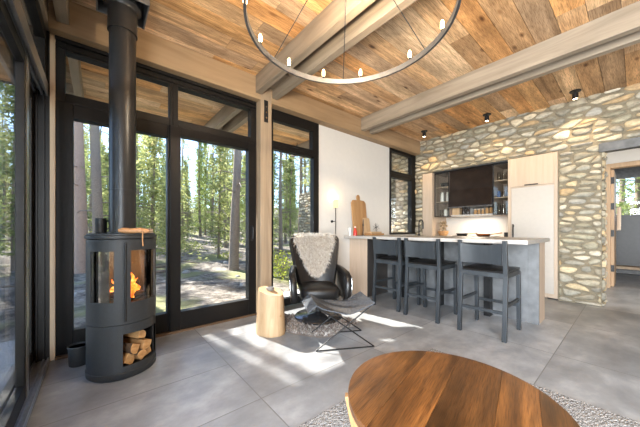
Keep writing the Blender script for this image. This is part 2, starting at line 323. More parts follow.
# paired beams
def beam_pair(yc, xa, xb, lab, grp, sides=(-.115,.115)):
    t = thing('paired_ceiling_beam', lab, 'beam', (xa, yc, 2.745), 0, grp)
    for dy in sides:
        obj('beam_timber', MB().box(xa, xb, yc+dy-.038, yc+dy+.038, 2.745, 2.957), BEAM, t, world=True, bevel=.004)
    if len(sides) > 1: obj('spacer_block', MB().box(xa+.02, xa+.4, yc-.077, yc+.077, 2.85, 2.957), BEAM, t, world=True)
    return t
beam_pair(1.63, -2.984, 4.0, 'double ceiling beam meeting the timber post between the big windows', 'indoor ceiling beams')
beam_pair(3.56, -2.984, 4.0, 'double ceiling beam running above the bar stools', 'indoor ceiling beams')
beam_pair(-.33, -2.984, 4.0, 'single pale ceiling beam over the left glass wall', 'indoor ceiling beams', (.115,))
for yc, lb in ((-.30, 'roof beam outdoors beyond the leftmost transom pane'), (1.63, 'roof beam outdoors seen through the transom left of the timber post'), (3.56, 'roof beam outdoors under the eave beyond the white wall')):
    beam_pair(yc, -5.1, -3.21, lb, 'outdoor eave beams')
# timber post with bolt plate
p = thing('timber_post', 'pale timber post between the glass doors and the narrow window', 'post', (-3.05, 1.615, 0))
obj('post_shaft', MB().box(-3.125, -2.984, 1.545, 1.70, 0, 2.955), POSTW, p, world=True, bevel=.005)
pl = obj('bolt_plate', MB().box(-2.984, -2.976, 1.592, 1.645, 2.42, 2.69), IRON, p, world=True, label='black steel plate')
bm = MB()
for z in (2.47, 2.54, 2.61): obj('bolt_head', MB().tube([(-2.976,1.618,z),(-2.968,1.618,z)], .011, 8), CHROME, pl, world=True)
# window wall frames
def frame(name, y0, y1, z0, z1, l, r, bt, tp, parent, mat=BLACK, xa=-3.19, xb=-3.10):
    b = MB().box(xa, xb, y0, y0+l, z0, z1).box(xa, xb, y1-r, y1, z0, z1).box(xa, xb, y0+l, y1-r, z0, z0+bt).box(xa, xb, y0+l, y1-r, z1-tp, z1)
    return obj(name, b, mat, parent, world=True, bevel=.004)
def glaze(y0, y1, z0, z1, parent, x=-3.15): return obj('pane', MB().box(x-.003, x+.003, y0, y1, z0, z1), GLASS, parent, world=True)
w1 = thing('window_1', '', '', (-3.15, .15, 2.16), kind='structure'); frame('window_frame', -.27, .60, 2.15, 2.68, .06, .03, .08, .10, w1); glaze(-.21, .57, 2.23, 2.58, w1)
obj('head_profile', MB().box(-3.10,-3.085,-.27,1.53,2.60,2.625).box(-3.10,-3.075,-.27,1.53,2.65,2.68), BLACK, w1, world=True)
w2 = thing('window_2', '', '', (-3.15, 1.0, 2.16), kind='structure'); frame('window_frame', .60, 1.56, 2.15, 2.68, .05, .09, .08, .10, w2); glaze(.65, 1.47, 2.23, 2.58, w2)
d1 = thing('door_1', '', '', (-3.15, .15, .03), kind='structure'); frame('door_frame', -.27, .60, .02, 2.15, .11, .05, .19, .12, d1); glaze(-.16, .55, .21, 2.03, d1)
d2 = thing('door_2', '', '', (-3.13, 1.0, .03), kind='structure'); frame('door_frame', .57, 1.53, .02, 2.15, .10, .10, .19, .09, d2, xa=-3.17, xb=-3.075); glaze(.67, 1.43, .21, 2.06, d2, -3.13)
hb = MB().box(-3.077,-3.065,1.455,1.485,.93,1.13); hb.tube([(-3.066,1.47,.95),(-3.035,1.47,.965),(-3.03,1.47,1.03),(-3.035,1.47,1.10),(-3.066,1.47,1.115)], .008, 8)
obj('door_handle', hb, IRON, d2, world=True)
struct(obj('trim_5', MB().box(-3.2,-3.06,-.27,1.56,0,.022), plain('bronze_threshold', (.16,.10,.06), .5, .5)))
w3 = thing('window_3', '', '', (-3.15, 2.2, 0), kind='structure')
frame('window_frame', 1.70, 2.58, 2.20, 2.68, .09, .12, .06, .14, w3); glaze(1.79, 2.46, 2.26, 2.54, w3)
frame('window_frame', 1.70, 2.58, .02, 2.20, .09, .10, .10, .05, w3); glaze(1.79, 2.48, .12, 2.15, w3)
lt = MB().box(-3.10,-3.085,2.10,2.19,2.225,2.24); lt.tube([(-3.09,2.145,2.235),(-3.06,2.145,2.245),(-3.055,2.145,2.29)], .005, 6)
obj('window_latch', lt, IRON, w3, world=True)
w4 = thing('window_4', '', '', (-3.15, 4.9, 1), kind='structure')
frame('window_frame', 4.40, 5.34, 2.19, 2.70, .05, .16, .05, .07, w4); glaze(4.45, 5.18, 2.24, 2.63, w4)
frame('window_frame', 4.40, 5.34, .97, 2.19, .04, .17, .04, .08, w4); glaze(4.44, 5.17, 1.01, 2.11, w4)
# left glass wall: jamb, tracks, leaves
struct(obj('trim_6', MB().box(-3.14,-3.08,-.30,-.268,0,2.68), PLY, bevel=.002))
jb = MB().box(-3.16,-3.09,-.45,-.30,0,2.72)
for y in (-.335,-.375,-.42): jb.box(-3.09,-3.075,y-.006,y+.006,0,2.72)
struct(obj('trim_7', jb, BLACK))
tk = MB().box(-3.09,3.5,-.46,-.30,.0,.012)
for y in (-.31,-.335,-.385,-.44): tk.box(-3.09,3.5,y-.005,y+.005,.012,.03)
struct(obj('trim_8', tk, ALU))
hdx = MB().box(-3.09,3.5,-.50,-.31,2.20,2.27)
for y in (-.315,-.345,-.385,-.42,-.46): hdx.box(-3.09,3.5,y-.006,y+.006,2.165,2.20)
struct(obj('trim_9', hdx, ALU))
w5 = thing('window_5', '', '', (-1.5,-.34,2.27), kind='structure')
fb = MB().box(-3.09,3.5,-.38,-.32,2.60,2.70)
for x in (-3.09,-1.95,-.6,.8,2.2,3.44): fb.box(x,x+.06,-.38,-.32,2.27,2.60)
obj('window_frame', fb, BLACK, w5, world=True, bevel=.003); obj('pane', MB().box(-3.03,3.44,-.353,-.347,2.27,2.60), GLASS, w5, world=True)
struct(obj('wall_right', MB().box(4.0,4.1,-.5,9,0,3.0), BEAMY))
struct(obj('wall_left', MB().box(-3.12,4.0,-.42,-.30,2.70,2.955), BEAM))
def leaf(name, x0, x1, y, hw=.07):
    t = thing(name, '', '', ((x0+x1)/2, y, .03), kind='structure')
    b = MB().box(x0,x0+hw,y-.02,y+.02,.03,2.19).box(x1-hw,x1,y-.02,y+.02,.03,2.19).box(x0+hw,x1-hw,y-.02,y+.02,.03,.13).box(x0+hw,x1-hw,y-.02,y+.02,2.09,2.19)
    obj('door_frame', b, BLACK, t, world=True, bevel=.003); obj('pane', MB().box(x0+hw,x1-hw,y-.003,y+.003,.13,2.09), GLASS2, t, world=True)
    return t
l3 = leaf('door_3', -2.55, -.95, -.36, .16); obj('edge_strip', MB().box(-2.50,-2.43,-.341,-.336,.03,2.19), ALU, l3, world=True, label='bright aluminium edge strip')
leaf('door_4', -3.07, -1.2, -.41); leaf('door_5', -1.02, .6, -.40); leaf('door_6', .55, 2.1, -.36); leaf('door_7', 2.05, 3.5, -.43)

# stone masonry: fitted stones over a mortar bed
def clip(poly, a, b_, c):       # keep a*x+b*y<=c
    out = []
    for i in range(len(poly)):
        p_, q = poly[i], poly[(i+1) % len(poly)]; dp = a*p_[0]+b_*p_[1]-c; dq = a*q[0]+b_*q[1]-c
        if dp <= 0: out.append(p_)
        if (dp < 0 < dq) or (dq < 0 < dp): t = dp/(dp-dq); out.append((p_[0]+(q[0]-p_[0])*t, p_[1]+(q[1]-p_[1])*t))
    return out
SC = [(.36,.32,.24),(.42,.36,.25),(.31,.29,.22),(.27,.245,.19),(.31,.28,.215),(.24,.225,.18),(.34,.30,.22),(.38,.31,.20),(.21,.20,.17),(.33,.31,.26),(.40,.35,.26),(.24,.225,.17),(.28,.27,.24),(.37,.27,.155),(.27,.26,.22),(.43,.40,.33)]
def stones(mb, O, U, V, Nn, rects, rnd, su=.185, sv=.082, depth=.03, ylight=1.0):
    O, U, V, Nn = map(Vector, (O,U,V,Nn)); A = 2.1
    u0 = min(r[0] for r in rects); u1 = max(r[1] for r in rects); v0 = min(r[2] for r in rects); v1 = max(r[3] for r in rects)
    S = []; j = 0; v = v0
    while v < v1+sv:
        u = u0 - su*rnd.random()
        while u < u1+su:
            if rnd.random() > .20: S.append((u+rnd.uniform(-.3,.3)*su, (v+rnd.uniform(-.32,.32)*sv)*A))
            u += su
        v += sv
    cell = {}
    for i, s_ in enumerate(S): cell.setdefault((int(s_[0]//.3), int(s_[1]//.3)), []).append(i)
    for i, s_ in enumerate(S):
        cx, cy = int(s_[0]//.3), int(s_[1]//.3); nb = [k for a in range(-2,3) for c in range(-2,3) for k in cell.get((cx+a, cy+c), []) if k != i]
        base = [(s_[0]-.4,s_[1]-.4),(s_[0]+.4,s_[1]-.4),(s_[0]+.4,s_[1]+.4),(s_[0]-.4,s_[1]+.4)]
        for k in nb:
            t = S[k]; dx, dy = t[0]-s_[0], t[1]-s_[1]; c = (t[0]**2+t[1]**2-s_[0]**2-s_[1]**2)/2; base = clip(base, dx, dy, c)
            if len(base) < 3: break
        if len(base) < 3: continue
        base = [(x, y/A) for x, y in base]
        for (a0,a1,b0,b1) in rects:
            po = clip(clip(clip(clip(base,1,0,a1),-1,0,-a0),0,1,b1),0,-1,-b0)
            if len(po) < 3: continue
            w_ = max(x for x,y in po)-min(x for x,y in po); h_ = max(y for x,y in po)-min(y for x,y in po)
            if w_ < .05 or h_ < .03: continue
            mx_ = sum(x for x,y in po)/len(po); my = sum(y for x,y in po)/len(po); g = rnd.uniform(.012,.022)
            po = [(mx_+(x-mx_)*(1-2*g/w_), my+(y-my)*(1-2*g/h_)) for x,y in po]
            for _ in range(3):
                q = []
                for k in range(len(po)):
                    a, c = po[k], po[(k+1)%len(po)]; q += [(a[0]*.75+c[0]*.25, a[1]*.75+c[1]*.25), (a[0]*.25+c[0]*.75, a[1]*.25+c[1]*.75)]
                po = q
            n_ = len(po); vs = []; D = depth*rnd.uniform(.6,1.25); tx, ty = rnd.uniform(-.08,.08), rnd.uniform(-.15,.15)
            for rr, hh in ((1.0,-.25),(.985,.35),(.9,.72),(.66,.95)):
                for x, y in po:
                    X = mx_+(x-mx_)*rr; Y = my+(y-my)*rr; nz = noise.noise(Vector((X*9,Y*14,3.1)))*.18
                    vs.append(O+U*X+V*Y+Nn*(D*(hh+nz*(hh>0)) + (tx*(X-mx_)+ty*(Y-my))*(hh>0)))
            vs.append(O+U*mx_+V*my+Nn*D)
            fs = [(r_*n_+k, r_*n_+(k+1)%n_, (r_+1)*n_+(k+1)%n_, (r_+1)*n_+k) for r_ in range(3) for k in range(n_)] + [(3*n_+k, 3*n_+(k+1)%n_, 4*n_) for k in range(n_)]
            c = rnd.choice(SC); kk = rnd.uniform(1.0,1.65); mb.add(vs, fs, tuple(x*kk for x in c))
MORT = (.215,.185,.13)
sw = MB()
sw.box(-3.12,3.9,SY,SY+.5,2.262,3.0,MORT).box(-3.12,-2.925,SY,SY+.55,0,2.262,MORT).box(-.755,-.30,SY,SY+.42,0,2.262,MORT).box(1.15,3.9,SY,SY+.42,0,2.262,MORT)
rn = random.Random(21)
stones(sw, (0,SY,0), (1,0,0), (0,0,1), (0,-1,0), [(-3.12,3.9,2.265,3.0),(-3.12,-2.93,0,2.265),(-.755,-.295,0,2.265),(1.15,3.9,0,2.265)], rn)
stones(sw, (-.30,SY,0), (0,1,0), (0,0,1), (1,0,0), [(0,.42,0,2.2)], rn, .18, .1, .03)
struct(obj('wall_stone', sw, STONE, smooth=True))
so = MB(); so.box(-5.6,-3.2,SY,SY+.5,-.3,3.0,MORT).box(-7.5,-5.6,SY,SY+.5,-.3,2.3,MORT)
stones(so, (0,SY,0), (1,0,0), (0,0,1), (0,-1,0), [(-5.6,-3.2,-.2,3.0),(-7.5,-5.6,-.2,2.3)], rn)
struct(obj('wall_stone_outdoors', so, STONE, smooth=True))
# doorway: steel lintel, white wall with pine door frame farther back, room behind
struct(obj('trim_10', MB().box(-.33,1.2,SY-.03,SY+.10,2.14,2.262), STEEL, bevel=.004))
HY_ = 7.2
struct(obj('wall_hall_left', MB().box(-.80,-.72,SY+.5,9.9,0,3.0).box(-.72,-.36,HY_,HY_+.10,0,2.9), WHITE))
struct(obj('wall_hall_back', MB().box(-.36,3.9,HY_,HY_+.10,2.27,2.9).box(1.0,3.9,HY_,HY_+.10,0,2.27), WHITE))
struct(obj('ceiling_hall', MB().box(-.8,3.9,SY+.5,HY_,2.62,2.66), WHITE)); struct(obj('ceiling_back_room', MB().box(-.8,3.9,HY_+.1,10,2.9,2.95), WHITE))
d8 = thing('door_8', '', '', (-.3, HY_, 0), kind='structure')
df = obj('door_frame', MB().box(-.36,-.30,HY_-.03,HY_+.13,0,2.27).box(-.30,1.0,HY_-.03,HY_+.13,2.19,2.27).box(.94,1.0,HY_-.03,HY_+.13,0,2.19), DOORW, d8, world=True, bevel=.004)
dl = obj('door_leaf', MB().box(-.30,-.26,HY_+.13,HY_+.98,0.01,2.18), DOORW, d8, world=True, bevel=.003)
for z in (.35,1.0,1.5,1.98): obj('hinge', MB().box(-.305,-.255,HY_+.095,HY_+.135,z-.06,z+.06), IRON, d8, world=True, label='black hinge')
struct(obj('wall_back_room', MB().box(-.8,3.9,9.8,9.9,0,1.42), DKPANEL)); struct(obj('wall_back_room_upper', MB().box(-.8,3.9,9.8,9.9,2.5,2.95), STEEL))
w6 = thing('window_6', '', '', (1,9.85,1.42), kind='structure')
obj('window_frame', MB().box(-.8,3.9,9.8,9.9,2.32,2.5).box(-.72,-.66,9.8,9.9,1.42,2.32).box(1.2,1.28,9.8,9.9,1.42,2.32), STEEL, w6, world=True); obj('pane', MB().box(-.66,3.9,9.845,9.85,1.42,2.32), GLASS, w6, world=True)
bn = thing('wooden_bench', 'low pale wooden bench along the dark wall of the back room', 'bench', (.6,9.62,0))
obj('bench_top', MB().box(-.5,2.2,9.42,9.79,.14,.2), DOORW, bn, world=True, bevel=.004)
for x in (-.45,.9,2.1): obj('leg', MB().box(x,x+.05,9.45,9.75,0,.14), DOORW, bn, world=True)
rb = thing('hanging_towel', 'cream towel hanging beside the door frame in the hall beyond the stone wall', 'towel', (-.2,HY_+.5,1.55))
mb = MB(); mb.sheet(lambda i,j: (-.235+.05*j/9+.012*sin(j*2.1), HY_+.45-.06*i/11+.012*cos(j*2.6), 1.50-.40*i/11-.05*(j%3==0)*(i/11)), 12, 10, (1,0,0), .006)
obj('cloth', mb, CREAM, rb, world=True, smooth=True); obj('hook', MB().tube([(-.262,HY_+.45,1.5),(-.2,HY_+.45,1.5),(-.195,HY_+.45,1.53)],.006,6), IRON, rb, world=True)

# ------------------------------------------------------------------ kitchen niche
struct(obj('wall_kitchen_back', MB().box(-3.1,-.76,5.95,6.03,0,2.4).box(-3.1,-3.0,5.9,5.95,0,2.4), plain('white_backsplash', (.62,.59,.55), .35, 0, .02)))
struct(obj('trim_11', MB().box(-2.925,-1.365,SY+.04,5.95,2.245,2.262), STEEL))
struct(obj('trim_12', MB().box(-2.925,-2.715,5.31,5.95,0,2.245), OAK, bevel=.003))
kc = thing('kitchen_base_cabinet', 'white lower cabinet run below the cooktop in the stone niche', 'cabinet', (-2.05,5.6,0))
obj('body', MB().box(-2.715,-1.40,5.36,5.945,.08,.90), OFFW, kc, world=True); obj('plinth', MB().box(-2.715,-1.40,5.42,5.945,0,.08), BLACK, kc, world=True)
for i in range(3):
    x = -2.71+i*.437; d = obj('drawer', MB().box(x+.003,x+.434,5.34,5.36,.1,.89), OFFW, kc, world=True, bevel=.002); obj('handle', MB().box(x+.15,x+.29,5.325,5.34,.82,.835), IRON, d, world=True)
tag(obj('kitchen_worktop', MB().box(-2.715,-1.40,5.33,5.95,.90,.94), COUNTER, bevel=.003), 'pale stone worktop behind the island inside the stone niche', 'worktop')
tag(obj('cooktop', MB().box(-2.35,-1.65,5.42,5.85,.94,.948), plain('black_glass_hob',(.02,.02,.02),.1)), 'black glass cooktop under the range hood', 'cooktop')
tc_ = thing('tall_cabinet', 'tall pale wood cabinet beside the stone column', 'cabinet', (-1.06,5.6,0))
obj('body', MB().box(-1.395,-.760,5.335,5.945,.02,2.255), OAK, tc_, world=True, bevel=.002)
u_ = obj('door', MB().box(-1.36,-.80,5.312,5.335,1.78,2.245), OAK, tc_, world=True, bevel=.002)
obj('handle', MB().box(-1.16,-.99,5.29,5.312,1.785,1.80), IRON, u_, world=True)
l_ = obj('door', MB().box(-1.34,-.80,5.305,5.335,.09,1.755), OFFW, tc_, world=True, bevel=.003, label='off-white lower door')
obj('handle', MB().box(-1.317,-1.30,5.265,5.28,.72,1.16).box(-1.317,-1.30,5.265,5.305,.74,.76).box(-1.317,-1.30,5.265,5.305,1.12,1.14), IRON, l_, world=True)
hp = thing('range_hood', 'blackened steel range hood hanging between the two glass cabinets', 'hood', (-2.03,5.65,1.5))
mb = MB(); prof = [(5.95,1.50),(5.36,1.50),(5.36,1.53),(5.40,1.84),(5.42,2.24),(5.95,2.24)]
mb.prism(prof, Matrix(((0,0,1,-2.40),(1,0,0,0),(0,1,0,0),(0,0,0,1))), .755); obj('hood_shell', mb, HOODM, hp, world=True, bevel=.003)
ld = bpy.data.lights.new('hood_fill_light','AREA'); ld.size = .3; ld.energy = 7; ld.color = (1,.84,.66); lo = bpy.data.objects.new('hood_fill_light', ld); COL.objects.link(lo); lo.parent = hp; lo.location = (0,-.1,-.19)  # added warm lamp below the hood to brighten the backsplash
obj('lower_lip', MB().box(-2.41,-1.635,5.35,5.37,1.49,1.515), STEEL, hp, world=True)
def glasscab(x0, x1, z0, z1, lab):
    t = thing('glass_wall_cabinet', lab, 'cabinet', ((x0+x1)/2,5.65,z0), 0, 'glass wall cabinets')
    obj('body', MB().box(x0,x1,5.92,5.945,z0,z1).box(x0,x0+.015,5.42,5.92,z0,z1).box(x1-.015,x1,5.42,5.92,z0,z1).box(x0,x1,5.42,5.92,z0,z0+.015).box(x0,x1,5.42,5.92,z1-.015,z1), plain('cabinet_interior',(.30,.235,.19),.5), t, world=True)
    for z in (z0+.30, z0+.60): obj('shelf', MB().box(x0+.015,x1-.015,5.44,5.92,z,z+.014), OAK, t, world=True)
    d = obj('door', MB().box(x0,x0+.014,5.40,5.418,z0,z1).box(x1-.014,x1,5.40,5.418,z0,z1).box(x0,x1,5.40,5.418,z0,z0+.014).box(x0,x1,5.40,5.418,z1-.014,z1), IRON, t, world=True, label='black framed glass door')
    obj('pane', MB().box(x0+.014,x1-.014,5.407,5.411,z0+.014,z1-.014), JAR, d, world=True)
glasscab(-2.71,-2.41,1.33,2.23,'glass-fronted wall cabinet left of the range hood'); glasscab(-1.64,-1.40,1.33,2.23,'glass-fronted wall cabinet right of the range hood')
tag(obj('open_shelf', MB().box(-2.41,-1.64,5.5,5.95,1.33,1.362), OFFW), 'white open shelf under the range hood', 'shelf')
def jar(x, y, z, r, h, m, lid, lab, cat, grp=None, name='jar'):
    t = thing(name, lab, cat, (x,y,z), 0, grp)
    obj('jar_body' if name == 'jar' else 'body', MB().lathe([(r*.9,0),(r,.01),(r,h*.75),(r*.8,h*.85),(r*.8,h)], n=14), m, t, smooth=True)
    if lid: obj('lid', MB().lathe([(r*.86,h),(r*.86,h+.018)], n=14), lid, t)
    return t
for k, x in enumerate((-2.20,-2.12)): jar(x, 5.58, 1.364, .032, .12, DKJ, IRON, ('left' if k == 0 else 'right')+' of two dark jars on the open shelf near the wooden box', 'jar', 'jars on the open shelf')
for k, x in enumerate((-1.99,-1.925,-1.86)): jar(x, 5.58, 1.364, .026, .085, SPICE, OAK, ('left','middle','right')[k]+' one of the three small spice jars on the open shelf', 'jar', 'jars on the open shelf')
for k, x in enumerate((-1.79,-1.72)): jar(x, 5.58, 1.364, .028, .115, SPICE, IRON, ('left','right')[k]+' one of two taller spice jars beside the right glass cabinet', 'jar', 'jars on the open shelf')
tag(obj('wooden_box', MB().box(-2.40,-2.26,5.52,5.66,1.363,1.50), BOARDL, bevel=.004), 'pale upright wooden box on the left end of the open shelf', 'box')
t = thing('serving_bowl', 'dark bowl on the upper shelf of the left glass cabinet', 'bowl', (-2.56,5.6,1.945)); obj('bowl_body', MB().lathe([(.05,0),(.09,.03),(.11,.09),(.105,.09),(.085,.035),(.03,.012)], n=20), IRON, t, smooth=True)
for k, x in enumerate((-2.63,-2.51)): jar(x, 5.58, 1.645, .038, .2, WCER, None, ('left','right')[k]+' white bottle on the middle shelf of the left glass cabinet', 'bottle', 'bottles in the left cabinet', 'bottle')
for k, x in enumerate((-2.64,-2.56,-2.48)): jar(x, 5.58, 1.346, .034, .14, WCER if k else JAR, None, ('leftmost','middle','rightmost')[k]+' vessel on the bottom shelf of the left glass cabinet', 'jar', 'jars in the left cabinet')
G = {1.945:('top',.16,JAR), 1.645:('middle',.12,BLUE), 1.346:('bottom',.2,JAR)}
for z, (nm, h, m) in G.items():
    for k, x in enumerate((-1.59,-1.52,-1.45)):
        jar(x, 5.56, z, .027, h*(1 if k != 1 else .85), m if (k == 0 or z != 1.645) else JAR, None, ('left','middle','right')[k]+' glass on the '+nm+' shelf of the right glass cabinet', 'glass', 'glasses in the right cabinet', 'drinking_glass')
def pan(x, y, r, lab, m, hx):
    t = thing('frying_pan', lab, 'pan', (x,y,.949), 0, 'pans on the cooktop')
    obj('pan_body', MB().lathe([(r*.75,0),(r,.045),(r*.97,.045),(r*.72,.006)], n=24), m, t, smooth=True); obj('handle', MB().tube([(r*hx,0,.035),((r+.17)*hx,0,.06)], .010, 8), BOARDW, t)
pan(-2.22,5.55,.11,'small dark frying pan at the left of the cooktop',IRON,1); pan(-1.83,5.52,.13,'copper-brown frying pan at the right of the cooktop',plain('copper',(.35,.15,.08),.3,.8),1)
tag(obj('soap_dispenser', MB().box(-1.50,-1.44,5.5,5.56,.94,1.02), IRON, bevel=.006), 'small black box on the worktop beside the tall cabinet', 'box')
pt_ = thing('herb_basket', 'round basket of garlic and dried herbs on the worktop below the left glass cabinet', 'basket', (-2.60,5.56,.94))
obj('basket', MB().lathe([(.07,0),(.10,.06),(.105,.10),(.095,.10),(.06,.01)], n=18), BOARDW, pt_, smooth=True)
mb = MB(); rr_ = random.Random(4)
for k in range(130):
    a = rr_.uniform(0,2*pi); q = rr_.uniform(.02,.11); z = rr_.uniform(.08,.30); s_ = rr_.uniform(.02,.045); c = Vector((q*cos(a)*(1-.5*(z-.08)/.22),q*sin(a)*(1-.5*(z-.08)/.22),z)); d_ = Vector((rr_.uniform(-1,1),rr_.uniform(-1,1),rr_.uniform(0,1))).normalized()*s_; e_ = d_.cross(Vector((0,0,1)))*.5
    mb.add([c-d_,c+e_,c+d_,c-e_],[(0,1,2,3)])
obj('herbs', mb, plain('dried_herbs',(.40,.30,.18),.8,0,.7,25), pt_, fix=False)

# ------------------------------------------------------------------ island
isl = thing('kitchen_island', 'long grey kitchen island behind the bar stools', 'island', (-1.9,3.9,0))
obj('front_panel', MB().box(-3.11,-.80,3.80,3.83,.0,.93), CONC, isl, world=True)
obj('back_body', MB().box(-3.11,-.74,3.83,4.08,.0,.93), OFFW, isl, world=True)
obj('end_panel', MB().box(-.80,-.70,3.80,3.832,0,.93), CONC, isl, world=True, label='pale grey end panel', bevel=.003)
obj('side_panel', MB().box(-.74,-.70,3.832,4.10,0,.93), ISLW, isl, world=True, label='warm oak side panel', bevel=.003)
obj('wall_end_cabinet', MB().box(-3.118,-2.74,3.27,3.80,0,.93), ISLW, isl, world=True, label='pale oak end cabinet by the white wall', bevel=.002)
obj('painted_shade_panel', MB().box(-2.74,-2.728,3.28,3.80,0,.93), DKPANEL, isl, world=True, label='dark panel painted as shade inside the knee recess')  # dark colour stands in for the shade under the counter overhang
for x in (-1.19,-1.80,-2.36): obj('support_leg', MB().box(x-.035,x+.035,3.70,3.80,0,.93), IRON, isl, world=True, label='black support leg')
tag(obj('island_countertop', MB().box(-3.118,-.66,3.13,4.14,.93,.972), COUNTER, bevel=.004), 'long pale stone countertop on the kitchen island', 'countertop')
fz = .972
f_ = thing('kitchen_faucet', 'black gooseneck faucet on the island countertop', 'faucet', (-2.265,4.0,fz))
pts = [(0,0,0),(0,0,.20)]+[(.05-.05*cos(a),-.01*sin(a)*0, .20+.055*sin(a)) for a in [pi*k/8 for k in range(1,9)]]+[(.10,0,.11)]
obj('spout', MB().tube([(x*.9,x*-.35,z) for x,y,z in pts], .010, 10), IRON, f_, smooth=True); obj('base_ring', MB().lathe([(.022,0),(.022,.02),(.014,.03)], n=14), IRON, f_); obj('lever', MB().tube([(0,0,.05),(-.01,.05,.07)],.006,6), IRON, f_)
# things at the wall end of the countertop
def rot(ax, ang): return Matrix.Rotation(ang, 4, ax)
def board(name, lab, y, w_, h_, lean, mat, handle, x0):
    t = thing(name, lab, 'cutting board', (x0,y,fz)); t.rotation_euler = (0,-lean,0)
    hw = w_/2; po = [(-hw,0),(hw,0),(hw,h_*.93),(hw*.8,h_)]
    if handle: po += [(.035,h_+.01)]+[(.04*cos(a),h_+.055+.045*sin(a)) for a in [radians(d) for d in range(-20,201,22)]]+[(-.035,h_+.01)]
    po += [(-hw*.8,h_),(-hw,h_*.93)]
    obj('board', MB().prism(po, Matrix(((0,0,1,0),(1,0,0,0),(0,1,0,0),(0,0,0,1))), .022), mat, t, bevel=.004)
    return t
board('cutting_board','tall brown cutting board with a round handle leaning on the white wall',3.45,.36,.60,.10,BOARDW,True,-3.035)
board('cutting_board','small pale cutting board leaning in front of the tall brown one',3.56,.17,.30,.13,BOARDL,False,-2.985)
tag(obj('wooden_box', MB().box(-2.96,-2.80,3.46,3.80,fz,fz+.035), BOARDW, bevel=.003), 'lower flat wooden box on the wall end of the countertop', 'box','flat wooden boxes on the countertop')
tag(obj('wooden_box', MB().box(-2.95,-2.82,3.50,3.76,fz+.036,fz+.062), BOARDL, bevel=.003), 'upper flat wooden box stacked on the countertop', 'box','flat wooden boxes on the countertop')
t = thing('star_ornament','spiky black metal star ornament on the stacked wooden boxes','ornament',(-2.88,3.68,fz+.062+.075)); mb = MB()
for k in range(7):
    a = radians(k*180/7+10); d_ = Vector((sin(k*1.7)*.25,cos(a),sin(a))).normalized()*.075; mb.tube([-d_,d_],.0028,5)
obj('spikes', mb, IRON, t); obj('core', MB().lathe([(.002,-.012),(.012,0),(.002,.012)],n=10), IRON, t)
t = thing('candle_holder','slim black candle holder beside the tall cutting board','candle holder',(-2.93,3.40,fz)); obj('stem', MB().lathe([(.03,0),(.03,.006),(.007,.012),(.007,.16),(.014,.17),(.014,.185)],n=12), IRON, t); obj('candle', MB().lathe([(.008,.185),(.007,.27)],n=10), IRON, t)
t = thing('red_bottle','small red bottle at the wall end of the countertop','bottle',(-2.99,3.27,fz)); obj('bottle_body', MB().lathe([(.03,0),(.032,.07),(.012,.10),(.012,.13)],n=14), RED, t, smooth=True); obj('cap', MB().lathe([(.014,.13),(.014,.15)],n=12), WCER, t)
t = thing('white_cup','white cup behind the red bottle on the countertop','cup',(-3.06,3.22,fz)); obj('cup_body', MB().lathe([(.022,0),(.028,.13),(.024,.13),(.018,.01)],n=14), WCER, t, smooth=True)

# ------------------------------------------------------------------ bar stools (back towards the camera)
def make_stool():
    t = thing('bar_stool','','stool',(0,0,0)); W = .45; hx = W/2-.02
    for s in (-1,1):
        mb = MB(); # rear post, slightly raked
        def post(y0,y1,z0,z1,x,wd): mb.add([(x-wd,y0-wd,z0),(x+wd,y0-wd,z0),(x+wd,y0+wd,z0),(x-wd,y0+wd,z0),(x-wd,y1-wd,z1),(x+wd,y1-wd,z1),(x+wd,y1+wd,z1),(x-wd,y1+wd,z1)],[(0,3,2,1),(4,5,6,7),(0,1,5,4),(1,2,6,5),(2,3,7,6),(3,0,4,7)])
        post(-.015,.03,0,.62,s*hx,.019); post(.03,-.005,.62,.965,s*hx,.0185)
        obj('leg', mb, STOOLW, t, bevel=.003)
        mb = MB(); post(.475,.45,0,.635,s*hx,.018); obj('leg', mb, STOOLW, t, bevel=.003)
        obj('stretcher', MB().box(s*hx-.011,s*hx+.011,.03,.455,.315,.345), STOOLW, t, bevel=.002)
        obj('seat_rail', MB().box(s*hx-.014,s*hx+.014,.045,.44,.60,.648), STOOLW, t, bevel=.002)
    obj('stretcher', MB().box(-hx,hx,-.005,.018,.25,.28), STOOLW, t, bevel=.002); obj('stretcher', MB().box(-hx,hx,.452,.474,.25,.28), STOOLW, t, bevel=.002)
    obj('seat_rail', MB().box(-hx,hx,.012,.04,.60,.648), STOOLW, t, bevel=.002); obj('seat_rail', MB().box(-hx,hx,.44,.462,.60,.648), STOOLW, t, bevel=.002)
    n_ = 10
    def seat(i,j): u=i/n_*2-1; v=j/n_*2-1; return ((W/2-.008)*u*(1-.02*v), .245+.235*v, .656+.018*(1-abs(u)**4)*(1-abs(v)**4)-.006*(u*u<.5)*(1-u*u))
    obj('seat', MB().sheet(lambda i,j:(seat(i,j)[0],seat(i,j)[1],.65),n_+1,n_+1,(0,0,1),.001).sheet(seat,n_+1,n_+1,(0,0,1),.014), LEATHER, t, smooth=True, label='black leather seat')
    obj('backrest', MB().sheet(lambda i,j:((hx-.016)*(i/8*2-1), -.004-.018*(j/6)+.014+.03*(1-(i/8*2-1)**2)-.03, .735+(.205-.022*(1-(i/8*2-1)**2))*j/6), 9, 7, (0,-1,0), .014), STOOLW, t, smooth=True)
    return t
st = make_stool(); first = True
for x, y, rz, lab in ((-1.01,2.985,0,'blue-grey bar stool nearest the right end of the island'),(-1.665,2.995,.01,'blue-grey bar stool in the middle of the three at the island'),(-2.20,3.03,-.02,'blue-grey bar stool farthest left, nearest the white wall')):
    o = st if first else copy_tree(st); first = False
    o.location = (x,y,0); o.rotation_euler = (0,0,rz); tag(o, lab, 'stool', 'bar stools at the island')

